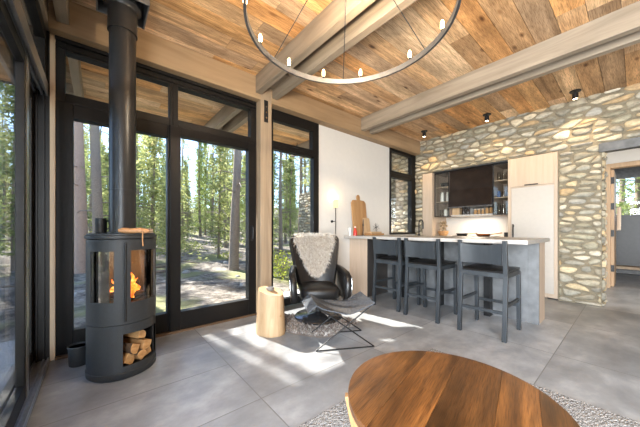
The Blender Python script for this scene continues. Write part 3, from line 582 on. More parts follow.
# ------------------------------------------------------------------ wood stove
SX, SYY, SR = -2.57, .15, .217
ws = thing('wood_stove', 'round dark grey wood stove with lit fire and tall flue pipe', 'stove', (SX,SYY,0)); FA = 36  # facing, degrees
def cyl(mb, R, r2, a0, a1, z0, z1, holes=(), step=4):
    A_ = sorted({a0,a1}|{h[i] for h in holes for i in (0,1)}|{a for a in range(int(a0)+1,int(a1)) if a % step == 0}); Z_ = sorted({z0,z1}|{h[i] for h in holes for i in (2,3)})
    full = a1-a0 >= 360
    inh = lambda i,k: any(h[0] <= (A_[i]+A_[i+1])/2 <= h[1] and h[2] <= (Z_[k]+Z_[k+1])/2 <= h[3] for h in holes)
    na, nz = len(A_), len(Z_)
    pt = lambda R_, a, z: (R_*cos(radians(a)), R_*sin(radians(a)), z)
    for i in range(na-1):
        for k in range(nz-1):
            if inh(i,k): continue
            a, b_, z, y = A_[i], A_[i+1], Z_[k], Z_[k+1]
            vs = [pt(R,a,z),pt(R,b_,z),pt(R,b_,y),pt(R,a,y),pt(r2,a,z),pt(r2,b_,z),pt(r2,b_,y),pt(r2,a,y)]; fs = [(0,1,2,3),(4,7,6,5)]
            if k == 0 or inh(i,k-1): fs.append((0,4,5,1))
            if k == nz-2 or inh(i,k+1): fs.append((3,2,6,7))
            if (i == 0 and not full) or (i > 0 and inh(i-1,k)): fs.append((0,3,7,4))
            if (i == na-2 and not full) or (i < na-2 and inh(i+1,k)): fs.append((1,5,6,2))
            mb.add(vs, fs)
    return mb
D0, D1 = FA-39, FA+39            # door span
obj('body', cyl(MB(), SR, SR-.012, D1-365, D1-5, .395, 1.005, [(D0+5,D1-5,.42,.98),(D0-58,D0-14,.56,.92),(D1-360+14,D1-360+58,.56,.92)]), CAST, ws, smooth=False, fix=False)
obj('base', cyl(MB(), SR, SR-.012, D1-360, D1, .05, .392, [(D0,D1,.095,.325)]).lathe([(SR-.012,.05),(SR-.012,.06)],n=60).lathe([(SR-.012,.388),(SR-.012,.392)],n=60), CAST, ws, fix=False)
obj('plinth', MB().lathe([(SR-.01,0),(SR+.002,.012),(SR+.004,.05),(SR-.005,.056)],n=72), CAST, ws, smooth=True)
obj('top_plate', MB().lathe([(SR-.01,1.008),(SR+.008,1.012),(SR+.008,1.032),(SR-.002,1.036),(SR-.002,1.046),(.0,1.048)],n=72), CAST, ws, smooth=True)
dr = obj('door', cyl(MB(), SR+.005, SR-.01, D0+.8, D1-.8, .40, 1.0, [(D0+12,D1-12,.55,.925)]), CAST, ws, fix=False)
cyl_p = cyl(MB(), SR-.004, SR-.008, D0+12, D1-12, .55, .925); obj('pane', cyl_p, JAR, dr, fix=False)
a_ = radians(D0+3.5); obj('door_handle', MB().tube([(( SR+.012)*cos(a_),(SR+.012)*sin(a_),.42),((SR+.012)*cos(a_),(SR+.012)*sin(a_),.98)], .007, 8), IRON, dr, smooth=True)
obj('side_pane', cyl(MB(), SR-.004, SR-.008, D0-58, D0-14, .56, .92), JAR, ws, fix=False); obj('side_pane', cyl(MB(), SR-.004, SR-.008, D1-360+14, D1-360+58, .56, .92), JAR, ws, fix=False)
fb_ = plain('firebox_black', (.03,.026,.023), .9)
obj('firebox_floor', MB().lathe([(SR-.014,.50),(SR-.014,.535)],n=40), fb_, ws); obj('firebox_back', cyl(MB(), SR-.03, SR-.04, D1+25, D0-25+360, .535, .99), fb_, ws, fix=False)
obj('smoke_baffle', MB().lathe([(SR-.02,.965),(SR-.02,.985)],n=40), fb_, ws)
obj('niche_liner', cyl(MB(), SR-.014, SR-.02, D1+2, D0+358, .062, .386), fb_, ws, fix=False)
ns = obj('niche_back', MB().box(-.17,.17,-.004,.004,.062,.386), fb_, ws); ns.rotation_euler = (0,0,radians(FA+90)); ns.location = (-.09,-.06,0)
mb = MB(); ff = random.Random(8)
for k in range(3):
    a = radians(FA+90+ff.uniform(-25,25)); c = Vector((.02*cos(radians(FA))+.05*(k-1)*cos(radians(FA)),.02+.05*(k-1)*sin(radians(FA)),.565+.035*(k==1))); d_ = Vector((cos(a),sin(a),.1*(k-1)))*.10; mb.tube([c-d_,c,c+d_],[.028,.03,.026],9)
obj('burning_logs', mb, plain('charred_log',(.04,.02,.012),.95,0,.6,40,.5), ws)
mb = MB()
for k in range(13):
    a = ff.uniform(0,2*pi); q = ff.uniform(0,.10); c = Vector((q*cos(a)+.02,q*sin(a)+.02,.56)); h = ff.uniform(.09,.24)*(1.1-q*4); wv = ff.uniform(0,6)
    n_ = 7; mb.tube([c+Vector((.015*sin(wv+i),.015*cos(wv+i*1.3),h*i/n_)) for i in range(n_+1)],[max(.001,.020*sin(pi*(i/n_)**.6)*(1-.5*i/n_)+.002) for i in range(n_+1)],7)
obj('flames', mb, FIRE, ws, smooth=True)
ld = bpy.data.lights.new('fire_light','POINT'); ld.energy = 5; ld.color = (1,.45,.15); ld.shadow_soft_size = .05; lo = bpy.data.objects.new('fire_light', ld); COL.objects.link(lo); lo.parent = ws; lo.location = (.03,.02,.80)
obj('flue_pipe', MB().lathe([(.098,1.048),(.098,1.062),(.086,1.066),(.086,1.372),(.0885,1.373),(.0885,1.382),(.086,1.383),(.086,2.62)],n=40).lathe([(.095,2.60),(.095,2.77),(.0955,2.78),(.12,2.80),(.12,2.82),(.12,2.958)],n=40), PIPE, ws, smooth=True)
obj('ceiling_support_box', MB().box(-.16,.16,-.16,-.15,2.80,2.959).box(-.16,.16,.15,.16,2.80,2.959).box(-.16,-.15,-.15,.15,2.80,2.959).box(.15,.16,-.15,.15,2.80,2.959).box(-.17,.17,-.17,.17,2.945,2.959), plain('grey_box_metal',(.20,.20,.20),.4,.6), ws, bevel=.002)
# firewood in the niche
logd = Vector((cos(radians(FA)),sin(radians(FA)),0)); sidev = Vector((-logd.y,logd.x,0))
k = 0
for (sx_, z, r, ang, nm) in ((-.078,.114,.050,10,'bottom left'),(.012,.108,.045,80,'bottom middle'),(.092,.110,.044,150,'bottom right'),(-.035,.192,.046,200,'upper left'),(.050,.190,.046,300,'upper right'),(.005,.266,.040,30,'topmost')):
    L0, L1 = -.11, (.175 if abs(sx_) < .06 else .15); base = Vector((SX,SYY,0))+sidev*sx_
    t = thing('firewood_log', nm+' split log stored in the open niche under the stove fire', 'log', tuple(base+Vector((0,0,z))), 0, 'split logs in the stove niche')
    n_ = 10; arc = [(r*cos(radians(ang+d)), r*sin(radians(ang+d))) for d in range(-75,76,15)]; po = arc+[(-r*.72*cos(radians(ang)), -r*.72*sin(radians(ang)))]
    M_ = Matrix.Identity(4); M_.col[0] = (*sidev,0); M_.col[1] = (0,0,1,0); M_.col[2] = (*logd,0); M_.col[3] = (*(logd*L0),1)
    obj('split_wood', MB().prism(po, M_, L1-L0), LOGW, t, bevel=.003)
    mb = MB(); rr2 = r+.003; nn_ = len(arc); vs = []
    for q in (L0+.003, L1-.003):
        for R_ in (r-.001, rr2): vs += [sidev*(R_*cos(radians(ang+d)))+Vector((0,0,R_*sin(radians(ang+d))))+logd*q for d in range(-75,76,15)]
    A0,A1,B0,B1 = 0,nn_,2*nn_,3*nn_; fs = []
    for i in range(nn_-1): fs += [(A1+i,A1+i+1,B1+i+1,B1+i),(A0+i,A1+i,A1+i+1,A0+i+1),(B0+i,B0+i+1,B1+i+1,B1+i)]
    mb.add(vs,fs); obj('bark', mb, BARKM, t)
# things on and beside the stove
zt = 1.047
t = thing('black_mug','black enamel mug standing on the stove top left of the flue pipe','mug',(-2.62,.02,zt)); 
obj('mug_body', MB().lathe([(.034,0),(.036,.01),(.036,.115),(.033,.115),(.031,.012)],n=20), IRON, t, smooth=True); obj('handle', MB().tube([(0,.034,.095),(.0,.062,.09),(.0,.066,.055),(.0,.034,.03)],.006,8), IRON, t, smooth=True)
t = thing('leather_pouch','tan leather roll with a dangling strap on the stove top','pouch',(-2.45,.22,zt))
mb = MB(); d_ = Vector((.25,1,0)).normalized(); q0 = Vector((.03,-.045,.02)); n_ = 8
mb.tube([q0+d_*(.19*i/n_-.06)+Vector((0,0,.003*sin(i*1.5))) for i in range(n_+1)],[.012,.019,.021,.020,.021,.020,.021,.018,.010],12)
obj('roll', mb, TAN, t, smooth=True); obj('strap', MB().tube([(.05,.03,.042),(.072,.035,.03),(.083,.037,.0),(.080,.037,-.05),(.083,.04,-.095)],.004,6), TAN, t)
t = thing('leather_gloves','pale folded work gloves at the right edge of the stove top','gloves',(-2.52,.30,zt)); mb = MB()
mb.sheet(lambda i,j:(-.03+.012*i, -.05+.011*j, .012+.006*sin(i*1.3)*cos(j*.9)), 7, 9, (0,0,1), .010).sheet(lambda i,j:(-.025+.011*i, -.045+.010*j, .026+.005*sin(i*1.1+2)*cos(j)), 7, 9, (0,0,1), .008)
mb.sheet(lambda i,j:(-.03+.012*i, -.05+.011*j, .001), 7, 9, (0,0,1), .012); obj('glove_leather', mb, plain('pale_glove_leather',(.42,.29,.19),.7,0,.3,25,.2), t, smooth=True)
t = thing('ash_bucket','small dark metal bucket on the floor behind the stove','bucket',(-2.86,-.115,0)); obj('bucket_body', MB().lathe([(.055,0),(.06,.005),(.066,.15),(.060,.152),(.054,.012)],n=24), CAST, t, smooth=True); obj('rim', MB().lathe([(.068,.143),(.070,.149),(.068,.155),(.064,.155),(.064,.143)],n=24), CAST, t)

# ------------------------------------------------------------------ stump side table and ashtray
t = thing('stump_side_table','peeled log stump used as a side table beside the armchair','side table',(-2.47,1.40,0),0)
mb = MB(); n_ = 36; rg = [(.158,0),(.162,.02),(.158,.10),(.150,.2),(.144,.32),(.142,.40),(.136,.43)]
def stump_r(a): return 1+.06*cos(2*a+.5)+.035*sin(3*a+1)+.015*sin(7*a)
vs = []
for r, z in rg:
    for k in range(n_):
        a = 2*pi*k/n_; zz = z*(1-.07*cos(a-radians(30))*(z/.43)); vs.append((r*stump_r(a)*cos(a), r*stump_r(a)*sin(a), zz))
m_ = len(rg); fs = [(i*n_+k,i*n_+(k+1)%n_,(i+1)*n_+(k+1)%n_,(i+1)*n_+k) for i in range(m_-1) for k in range(n_)]+[tuple(range(n_))[::-1],tuple((m_-1)*n_+k for k in range(n_))]
mb.add(vs,fs); obj('log_body', mb, STUMPW, t, smooth=True)
for a, z in ((.12,.20),): 
    mb = MB(); r_ = .147*stump_r(a); c = Vector((r_*cos(a),r_*sin(a),z)); nrm = Vector((cos(a),sin(a),0)); mb.tube([c-nrm*.01,c+nrm*.004],[.017,.013],12); obj('knot', mb, BOARDW, t, label='darker round knot')
t = thing('ashtray','small dark stone bowl on top of the log stump','bowl',(-2.49,1.40,.431)); obj('bowl_body', MB().lathe([(.035,0),(.042,.012),(.042,.034),(.034,.036),(.030,.018)],n=20), GREYC, t, smooth=True)

# ------------------------------------------------------------------ armchair, sheepskins, folding stool
def fur(base_pts, cols, L, n, rnd, name, up=(0,0,1), wd=.004):     # tufts rooted on (point, normal) samples
    mb = MB()
    for _ in range(n):
        p_, nn2 = base_pts(rnd); p_ = Vector(p_); nn2 = Vector(nn2).normalized(); d = (nn2+Vector((rnd.gauss(0,.55),rnd.gauss(0,.55),rnd.gauss(0,.55)-.25))).normalized()
        l = L*rnd.uniform(.5,1.15); s_ = d.cross(Vector((rnd.random()-.5,rnd.random()-.5,rnd.random()-.5))).normalized()*wd*rnd.uniform(.7,1.5)
        e = p_+d*l*.6; f2 = e+(d+Vector((0,0,-.7))).normalized()*l*.5; mb.add([p_-s_,p_+s_,e+s_*.8,e-s_*.8,f2],[(0,1,2,3),(3,2,4)],rnd.choice(cols))
    return mb
def fur_mat(name):
    m, n, b, o = newmat(name); vc = N(n,'ShaderNodeVertexColor',layer_name='Col'); mp = mapped(n,(20,20,20)); no = N(n,'ShaderNodeTexNoise'); n.links.new(mp.outputs[0],no.inputs[0]); r = ramp(n,no.outputs[0],[(.3,(.8,.8,.8)),(.7,(1.05,1.05,1.05))])
    mx = N(n,'ShaderNodeMix',data_type='RGBA',blend_type='MULTIPLY'); mx.inputs[0].default_value = 1; n.links.new(vc.outputs[0],mx.inputs[6]); n.links.new(r.outputs[0],mx.inputs[7]); n.links.new(mx.outputs[2],b.inputs['Base Color']); b.inputs['Roughness'].default_value = .9; return m
FURM = fur_mat('sheepskin_fur')
CH = (-2.44,2.02,0); CR = radians(-31)
ch = thing('swivel_armchair','black leather swivel armchair with padded arms and a round base','armchair',CH,CR)   # local +x = front
obj('base_disc', MB().lathe([(.28,0.03),(.285,.045),(.27,.062),(.06,.085),(.035,.10),(.035,.24),(.09,.26)],n=40), plain('dark_polished_base',(.10,.10,.105),.2,.8), ch, smooth=True)
obj('swivel_frame', MB().box(-.22,.20,-.20,.20,.24,.27).tube([(-.2,-.24,.26),(-.2,.24,.26)],.012,8), IRON, ch, bevel=.004)
def pil(cx,cy,cz,a,b_,c,n1=14,p=.45):   # soft superellipsoid block
    mb = MB(); sg = lambda v: (abs(v)**p)*(1 if v >= 0 else -1); vs = []
    for i in range(n1+1):
        t_ = -pi/2+pi*i/n1
        for k in range(2*n1): u = 2*pi*k/(2*n1); vs.append((cx+a*sg(cos(t_))*sg(cos(u)), cy+b_*sg(cos(t_))*sg(sin(u)), cz+c*sg(sin(t_))))
    m2 = 2*n1; fs = [(i*m2+k,i*m2+(k+1)%m2,(i+1)*m2+(k+1)%m2,(i+1)*m2+k) for i in range(n1) for k in range(m2)]; mb.add(vs,fs); return mb
obj('seat', pil(.03,0,.36,.27,.225,.075), LEATHER, ch, smooth=True)
def backf(i,j):      # j up, i across
    v = j/14; u = i/14*2-1; hw = .215+.135*v**.8 - (.03*(v-.9)*10 if v > .9 else 0); z = .33+.65*v; x = -.20-.20*v-.04*v*v
    return (x+.085*u*u*(1-.25*v), hw*u, z-.02*(abs(u)**6)*(v>.9))
obj('backrest', MB().sheet(backf,15,15,(1,0,0),.075), LEATHER, ch, smooth=True)
for s in (-1,1):
    mb = MB(); pts_ = [(-.20,s*.285,.60),(-.08,s*.305,.585),(.10,s*.315,.565),(.20,s*.315,.53),(.235,s*.312,.45),(.235,s*.305,.34),(.20,s*.295,.27)]
    vs = []; m_ = len(pts_)
    # arm: broad padded band
    for i,(x,y,z) in enumerate(pts_):
        a = Vector(pts_[min(i+1,m_-1)])-Vector(pts_[max(i-1,0)]); a.normalize(); u2 = Vector((0,1,0)); n2 = a.cross(u2).normalized()
        for k in range(12): q = 2*pi*k/12; vs.append(Vector((x,y,z))+u2*.042*cos(q)+n2*.026*sin(q))
    fs = [(i*12+k,i*12+(k+1)%12,(i+1)*12+(k+1)%12,(i+1)*12+k) for i in range(m_-1) for k in range(12)]+[tuple(range(12))[::-1],tuple((m_-1)*12+k for k in range(12))]
    mb.add(vs,fs); ar = obj('armrest', mb, LEATHER, ch, smooth=True)
    mb = MB(); mb.sheet(lambda i,j:(-.21+.40*i/6, s*(.272), .27+(.30-.03*i/6)*j/5),7,6,(0,s,0),.03); obj('side_panel', mb, LEATHER, ch, smooth=True)
    obj('arm_trim', MB().tube([(.236,s*.347,.545-.02),(.262,s*.345,.45),(.258,s*.338,.34)],.006,8), CHROME, ar, smooth=True, label='polished metal edge')
# sheepskin over the backrest
def skin_pt(rnd):
    while True:
        v = rnd.uniform(.28,1.03); hw = .02+.245*((v-.28)/.72)**.62; u = rnd.uniform(-1,1)
        y = u*hw; vv = min(v,1.0); hw2 = .215+.115*vv; uu = max(-1,min(1,y/hw2)); x = -.20-.20*vv-.04*vv*vv+.085*uu*uu*(1-.25*vv)+.085
        return (x-(.05 if v > 1 else 0), y, .33+.65*vv+(.01 if v > 1 else 0)), (1,0,.25)
sk = thing('sheepskin_throw','long-haired cream and brown sheepskin draped over the armchair backrest','sheepskin',CH,CR)
def skin_sheet(i,j):
    v = .30+.71*j/12; hw = .01+.24*((v-.30)/.71)**.62; y = (i/12*2-1)*hw; vv = min(v,1); uu = y/(.215+.115*vv); return (-.20-.20*vv-.04*vv*vv+.085*uu*uu*(1-.25*vv)+.079, y, .33+.65*vv+.015*(j==12))
obj('hide', MB().sheet(skin_sheet,13,13,(1,0,0),.006), plain('hide_cream',(.62,.54,.44),.95), sk, smooth=True)
mb = fur(skin_pt,[(.74,.68,.60),(.82,.78,.71),(.68,.60,.50),(.48,.40,.31),(.84,.81,.76),(.42,.33,.25),(.80,.75,.68)],.07,15000,random.Random(11),'fur',wd=.0026)
def top_pt(rnd): y = rnd.uniform(-.25,.25); a = rnd.uniform(0,1); return (-.46-.06*a+.12*(1-a)+.02*(y*y*9), y, .985-.10*max(0,a-.5)), (-.2+.5*(1-a),y*.8,1)
m2 = fur(top_pt,[(.80,.76,.70),(.72,.66,.58),(.84,.80,.74)],.05,4500,random.Random(12),'fur',wd=.0026); b0 = len(mb.v); mb.v += m2.v; mb.f += [tuple(i+b0 for i in f) for f in m2.f]; mb.c += m2.c
q_ = obj('fur', mb, FURM, sk, fix=False); q_['kind'] = 'stuff'
# brown sheepskin rug on the floor under the chair
rg_ = thing('sheepskin_rug','grey-brown sheepskin rug on the tiles beneath the armchair','rug',(-2.33,1.88,0),radians(45))
def rr_pt(rnd):
    a = rnd.uniform(0,2*pi); q = sqrt(rnd.random()); R_ = (.43+.05*sin(3*a)+.03*sin(5*a+1)); return (R_*q*cos(a), .72*R_*q*sin(a), .012), (0.2*cos(a),.2*sin(a),.8)
mb = MB(); vs = [(0,0,.014)]+[((.43+.05*sin(3*a)+.03*sin(5*a+1))*cos(a),(.43+.05*sin(3*a)+.03*sin(5*a+1))*.77*sin(a),.004) for a in [2*pi*k/40 for k in range(40)]]; mb.add(vs,[(0,1+k,1+(k+1)%40) for k in range(40)]); obj('hide', mb, plain('hide_grey',(.3,.26,.23),.95), rg_)
q_ = obj('fur', fur(rr_pt,[(.30,.26,.23),(.42,.38,.34),(.20,.16,.14),(.55,.50,.46),(.25,.18,.14)],.042,9000,random.Random(13),'fur',wd=.005), FURM, rg_, fix=False); q_['kind'] = 'stuff'
# folding X stool
A,B,C_,D_ = (Vector(v) for v in ((-1.81,1.47,0),(-1.54,1.94,0),(-2.14,1.65,0),(-1.87,2.14,0)))
fo = thing('folding_footstool','grey leather sling footstool on a thin black crossed wire frame','footstool',tuple((A+B+C_+D_)/4)); H_ = Vector((0,0,.40)); e = Vector((0,0,.006))
for P_,Q_ in ((A,B),(C_,D_)):
    obj('crossed_rods', MB().tube([P_+e,Q_+H_],.006,8).tube([Q_+e,P_+H_],.006,8), IRON, fo, world=True, smooth=True)
    obj('floor_bar', MB().tube([P_+e,Q_+e],.006,8), IRON, fo, world=True, smooth=True)
obj('sling_bar', MB().tube([A+H_,C_+H_],.007,8), IRON, fo, world=True, smooth=True); obj('sling_bar', MB().tube([B+H_,D_+H_],.007,8), IRON, fo, world=True, smooth=True)
def sling(i,j):
    u = -.13+1.13*i/16; v = -.06+1.12*j/10; p_ = (A+(B-A)*u)*(1-v)+(C_+(D_-C_)*u)*v; p_ = p_+H_; p_.z += (.008-.085*(1-(2*u-1)**2) if u > 0 else .008+.5*u)-.01*sin(j*1.1+i*.8)*(1-(2*u-1)**2); return p_
obj('leather_sling', MB().sheet(sling,17,11,(0,0,1),.008), LEATHG, fo, world=True, smooth=True)

# ------------------------------------------------------------------ wall lamp
t = thing('wall_sconce','slim wall lamp with a small glowing shade on the white wall','lamp',(-3.12,2.89,1.2))
obj('wall_plate', MB().tube([(-3.12,2.86,1.20),(-3.10,2.86,1.20)],.02,14).tube([(-3.10,2.86,1.20),(-3.07,2.87,1.20),(-3.06,2.89,1.20)],.005,6), IRON, t, world=True)
obj('rod', MB().tube([(-3.06,2.89,.86),(-3.06,2.89,1.44)],.006,8), STEEL, t, world=True)
obj('lamp_shade', MB().lathe([(.036,0),(.038,.01),(.038,.115),(.034,.12)],(-3.06,2.89,1.42),20), SHADE, t, world=True, smooth=True, label='glowing warm white shade')
ld = bpy.data.lights.new('sconce_light','POINT'); ld.energy = 1.3; ld.color = (1,.68,.36); ld.shadow_soft_size = .045; lo = bpy.data.objects.new('sconce_light', ld); COL.objects.link(lo); lo.parent = t; lo.location = (.075,0,.38)

# ------------------------------------------------------------------ ceiling spotlights
for (x,y,lab) in ((-2.61,4.80,'black ceiling spotlight nearest the windows'),(-1.57,4.89,'middle black ceiling spotlight above the kitchen niche'),(-.53,4.98,'black ceiling spotlight above the stone column')):
    t = thing('ceiling_spotlight',lab,'spotlight',(x,y,2.96),0,'ceiling spotlights')
    obj('mounting_plate', MB().lathe([(.06,-.012),(.06,0)],n=24), IRON, t); obj('lamp_barrel', MB().lathe([(.012,-.012),(.012,-.03),(.032,-.035),(.034,-.11),(.028,-.112),(.026,-.095)],n=20), IRON, t, smooth=True)
    obj('lens', MB().lathe([(.025,-.108),(.025,-.100)],n=16), SPOTE, t)
    ld = bpy.data.lights.new('spot_light','SPOT'); ld.energy = 20; ld.color = (1,.72,.42); ld.spot_size = radians(110); ld.spot_blend = .8; ld.shadow_soft_size = .03; lo = bpy.data.objects.new('spot_light', ld); COL.objects.link(lo); lo.parent = t; lo.location = (0,.0,-.125); lo.rotation_euler = (radians(18),0,0)

# ------------------------------------------------------------------ chandelier
RC = Vector((-1.158,1.203,2.35)); RR = .625
c_ = thing('ring_chandelier','large dark metal ring chandelier with small candle bulbs hung on cables','chandelier',tuple(RC))
n_ = 96; mb = MB(); vs = []
for k in range(n_):
    a = 2*pi*k/n_
    for r, z in ((RR-.008,-.02),(RR+.008,-.02),(RR+.008,.02),(RR-.008,.02)): vs.append((r*cos(a),r*sin(a),z))
mb.add(vs,[(k*4+j,k*4+(j+1)%4,((k+1)%n_)*4+(j+1)%4,((k+1)%n_)*4+j) for k in range(n_) for j in range(4)]); obj('ring', mb, plain('ring_pewter',(.12,.12,.125),.4,.75), c_, smooth=True)
obj('ceiling_canopy', MB().lathe([(.07,.609-.03),(.075,.609-.025),(.075,.6095)],n=30), IRON, c_)
va = atan2(1.203,-1.158)
for k in range(6):
    a = va+radians(4+59*k); obj('cable', MB().tube([(RR*cos(a),RR*sin(a),.02),(.03*cos(a),.03*sin(a),.585)],.003,6), IRON, c_)
for k in range(12):
    a = va+radians(-9.5+29.2*k); x,y = (RR-.0)*cos(a),(RR)*sin(a)
    b_ = obj('candle_socket', MB().lathe([(.010,.018),(.010,.035)],(x,y,0),10), IRON, c_); obj('bulb', MB().lathe([(.008,.035),(.0125,.045),(.0125,.075),(.008,.09),(.002,.097)],(x,y,0),10), BULB, b_, smooth=True)
ld = bpy.data.lights.new('chandelier_light','POINT'); ld.energy = 38; ld.color = (1,.80,.56); ld.shadow_soft_size = .03; lo = bpy.data.objects.new('chandelier_light', ld); COL.objects.link(lo); lo.parent = c_; lo.location = (0,0,.12)

# ------------------------------------------------------------------ rug and coffee table
rug = obj('woven_rug', MB().box(-1.17,1.6,-.1,2.29,.001,.014), rug_mat()); tag(rug,'grey and white woven wool rug under the round table','rug')
TZ = .36; TC = Vector((-.516,1.158,0)); TR = .432
ct = thing('round_coffee_table','round dark wooden coffee table on the woven rug','table',tuple(TC)+()); rt = random.Random(2)
mb = MB(); wds = [-.432,-.20,-.03,.17,.31,.432]; tones = [(1.0,.98,.95),(1.2,1.12,1.0),(.62,.60,.60),(1.15,1.1,1.0),(.9,.85,.8)]
for a,b_,tn in zip(wds[:-1],wds[1:],tones):      # planks, clipped to the disc
    po = [(TR*cos(2*pi*k/120),TR*sin(2*pi*k/120)) for k in range(120)]; po = clip(clip(po,1,0,b_-.0006),-1,0,-(a+.0006))
    n_ = len(po); q = 0
    vs = [(x*.985,y*.985,TZ-.04) for x,y in po]+[(x,y,TZ-.032) for x,y in po]+[(x,y,TZ-.005) for x,y in po]+[(x*.993,y*.993,TZ) for x,y in po]
    mb.add(vs,[tuple(range(n_))[::-1],tuple(3*n_+k for k in range(n_))]+[(r*n_+k,r*n_+(k+1)%n_,(r+1)*n_+(k+1)%n_,(r+1)*n_+k) for r in range(3) for k in range(n_)],tn)
tt = obj('tabletop', mb, TABLEW, ct); tt.rotation_euler = (0,0,radians(12.4))
for k in range(4):
    a = radians(222+90*k); M_ = Matrix.Rotation(a,4,'Z'); mb = MB()
    po = [(.24,.014),(.38,.014),(.447,TZ-.03),(.428,TZ-.03),(.425,TZ-.042),(.24,TZ-.042)]; vs = [M_ @ Vector((r,s*.018,z)) for s in (-1,1) for r,z in po]
    mb.add(vs,[(5,4,3,2,1,0),(6,7,8,9,10,11)]+[(i,(i+1)%6,(i+1)%6+6,i+6) for i in range(6)]); obj('leg', mb, BOARDW, ct, bevel=.004)  # brighter wood than the top puts the light on the legs into colour

# ------------------------------------------------------------------ outdoors
def gz(x, y):
    d = sqrt(x*x+y*y); return -.16+max(0,d-9)*.022+max(0,d-26)*.10+.05*noise.noise(Vector((x*.5,y*.5,0)))*min(1,max(0,(d-4.5)/3))
gm = MB(); NX = 90
def gp(i,j):
    x = -3.3-(i/NX)**1.8*75 if True else 0; y = -40+j/NX*110; return (x,y,gz(x,y))
gm.grid(gp,NX+1,NX+1); gm.grid(lambda i,j:(-3.3+i*.4, -.56-(j/40)**1.6*50, gz(-3.3+i*.4,-.56-(j/40)**1.6*50)),20,41); gm.grid(lambda i,j:(-3.3+i*1.0, 9.95+j*2.0, gz(-3.3+i*1.0, 9.95+j*2.0)),22,31)
struct(obj('ground', gm, ground_mat(), smooth=True, fix=False))
struct(obj('trim_13', MB().box(-3.95,-3.2,-1.2,5.34,-.2,-.02).box(-3.2,4,-1.2,-.52,-.2,-.02), PATIO))
rt = random.Random(31)
def trunk(h, r0, lean, rnd, twigs=10, n=9):
    mb = MB(); pts_ = [Vector((lean*(z/h)**2*h*.05+.04*sin(z*.9+lean*7),.04*cos(z*.7),z)) for z in [h*k/10 for k in range(11)]]; pts_[0].z = -.3
    mb.tube(pts_,[r0*(1.15 if k == 0 else 1)*(1-.8*k/10) for k in range(11)],n)
    for k in range(twigs):
        z = rnd.uniform(.08,.6)*h; a = rnd.uniform(0,2*pi); L = rnd.uniform(.4,1.3); p0 = Vector((lean*(z/h)**2*h*.05,0,z)); mb.tube([p0,p0+Vector((cos(a),sin(a),.05))*L*.6,p0+Vector((cos(a),sin(a),-.15))*L],[.018,.012,.004],5)
    return mb
def foliage(h, z0, rbot, rtop, nb, per, leaf_, rnd, droop=.25):
    mb = MB()
    for k in range(nb):
        f = (k+rnd.random())/nb; z = z0+(h-z0)*f; R_ = (rbot*(1-f)+rtop*f)*rnd.uniform(.55,1.1); a = rnd.uniform(0,2*pi)
        for q in range(per):
            t_ = rnd.uniform(.15,1); c = Vector((cos(a)*R_*t_,sin(a)*R_*t_,z-droop*R_*t_*t_))+Vector((rnd.gauss(0,.09),rnd.gauss(0,.09),rnd.gauss(0,.07)))*(1+.4*R_)
            d = Vector((cos(a)+rnd.gauss(0,.8),sin(a)+rnd.gauss(0,.8),rnd.gauss(-.1,.6))).normalized()*leaf_*rnd.uniform(.6,1.3); s_ = d.cross(Vector((rnd.gauss(0,1),rnd.gauss(0,1),rnd.gauss(0,1)))).normalized()*leaf_*.22
            mb.add([c-d,c+s_,c+d,c-s_],[(0,1,2,3)])
    return mb
def tree_proto(kind, name, h, r0, z0, rb, rtp, nb, per, lf, bark, lm, tw):
    t = thing(name,'','tree',(0,0,0)); rnd = random.Random(hash(kind) % 97 if False else len(name)*7+int(h*3)); obj('trunk', trunk(h,r0,rnd.uniform(-1,1),rnd,tw), bark, t, smooth=True)
    o = obj('foliage', foliage(h,z0,rb,rtp,nb,per,lf,rnd), lm, t, fix=False); t['h'] = h; return t
PR = [tree_proto('a','pine_tree',13,.13,4.5,1.5,.3,46,30,.13,BARK,NEEDLE,34), tree_proto('b','pine_tree',11,.10,3.0,1.1,.2,50,30,.12,BARK,NEEDLE,30), tree_proto('c','spruce_tree',9,.12,.6,1.5,.1,95,42,.12,BARK,NEEDLE2,4), tree_proto('d','young_pine_tree',4.5,.05,.5,.95,.1,50,36,.10,BARK,NEEDLE,4)]
LB = ['bare-trunked tall pine','pine with loose low branches','dense full spruce','short young pine']
used = set()
def put_tree(k, x, y, s, lab=None):
    r_ = x*cos(radians(50))+y*sin(radians(50)); d_ = -x*sin(radians(50))+y*cos(radians(50)); px = 320+265*r_/d_ if d_ > .5 else -999
    zone = ('through the far left glass' if px < 56 else 'through the door behind the stove' if px < 175 else 'through the right glass door' if px < 257 else 'through the narrow window' if px < 320 else 'outside past the stone wall')
    far = 'close' if hypot(x,y) < 14 else 'midway' if hypot(x,y) < 24 else 'farther back' if hypot(x,y) < 38 else 'far back'
    lab = lab or (LB[k]+', '+far+', '+zone)
    o = PR[k] if k not in used else copy_tree(PR[k]); used.add(k); o.location = (x,y,gz(x,y)-.02); o.scale = (s,)*3; o.rotation_euler = (0,0,rt.uniform(0,6.28)); tag(o, lab or LB[k], 'tree', 'trees of the forest'); return o
bt = thing('pine_tree','thick reddish pine trunk close outside behind the stove','tree',(-9.99,-.39,gz(-9.99,-.39)),0,'trees of the forest')
rn_ = random.Random(5); obj('trunk', trunk(13,.165,.3,rn_,14,14), BARKP, bt, smooth=True); obj('foliage', foliage(13,8.2,1.6,.4,50,50,.13,rn_), NEEDLE, bt, fix=False)
def at(px, d): r = (px-320)/265*d; return r*cos(radians(50))-d*sin(radians(50)), r*sin(radians(50))+d*cos(radians(50))
def ok(x, y, k, s):
    D = -3.12-x; hgt = PR[k]['h']*s; yy = y+.16*D
    if D < 4: return False
    if (-1.0 < yy < 3.4 or 4.0 < yy < 6.2) and hgt > .8*D-.6: return False
    return True
x, y = at(228,22); put_tree(1,x,y,1.0)
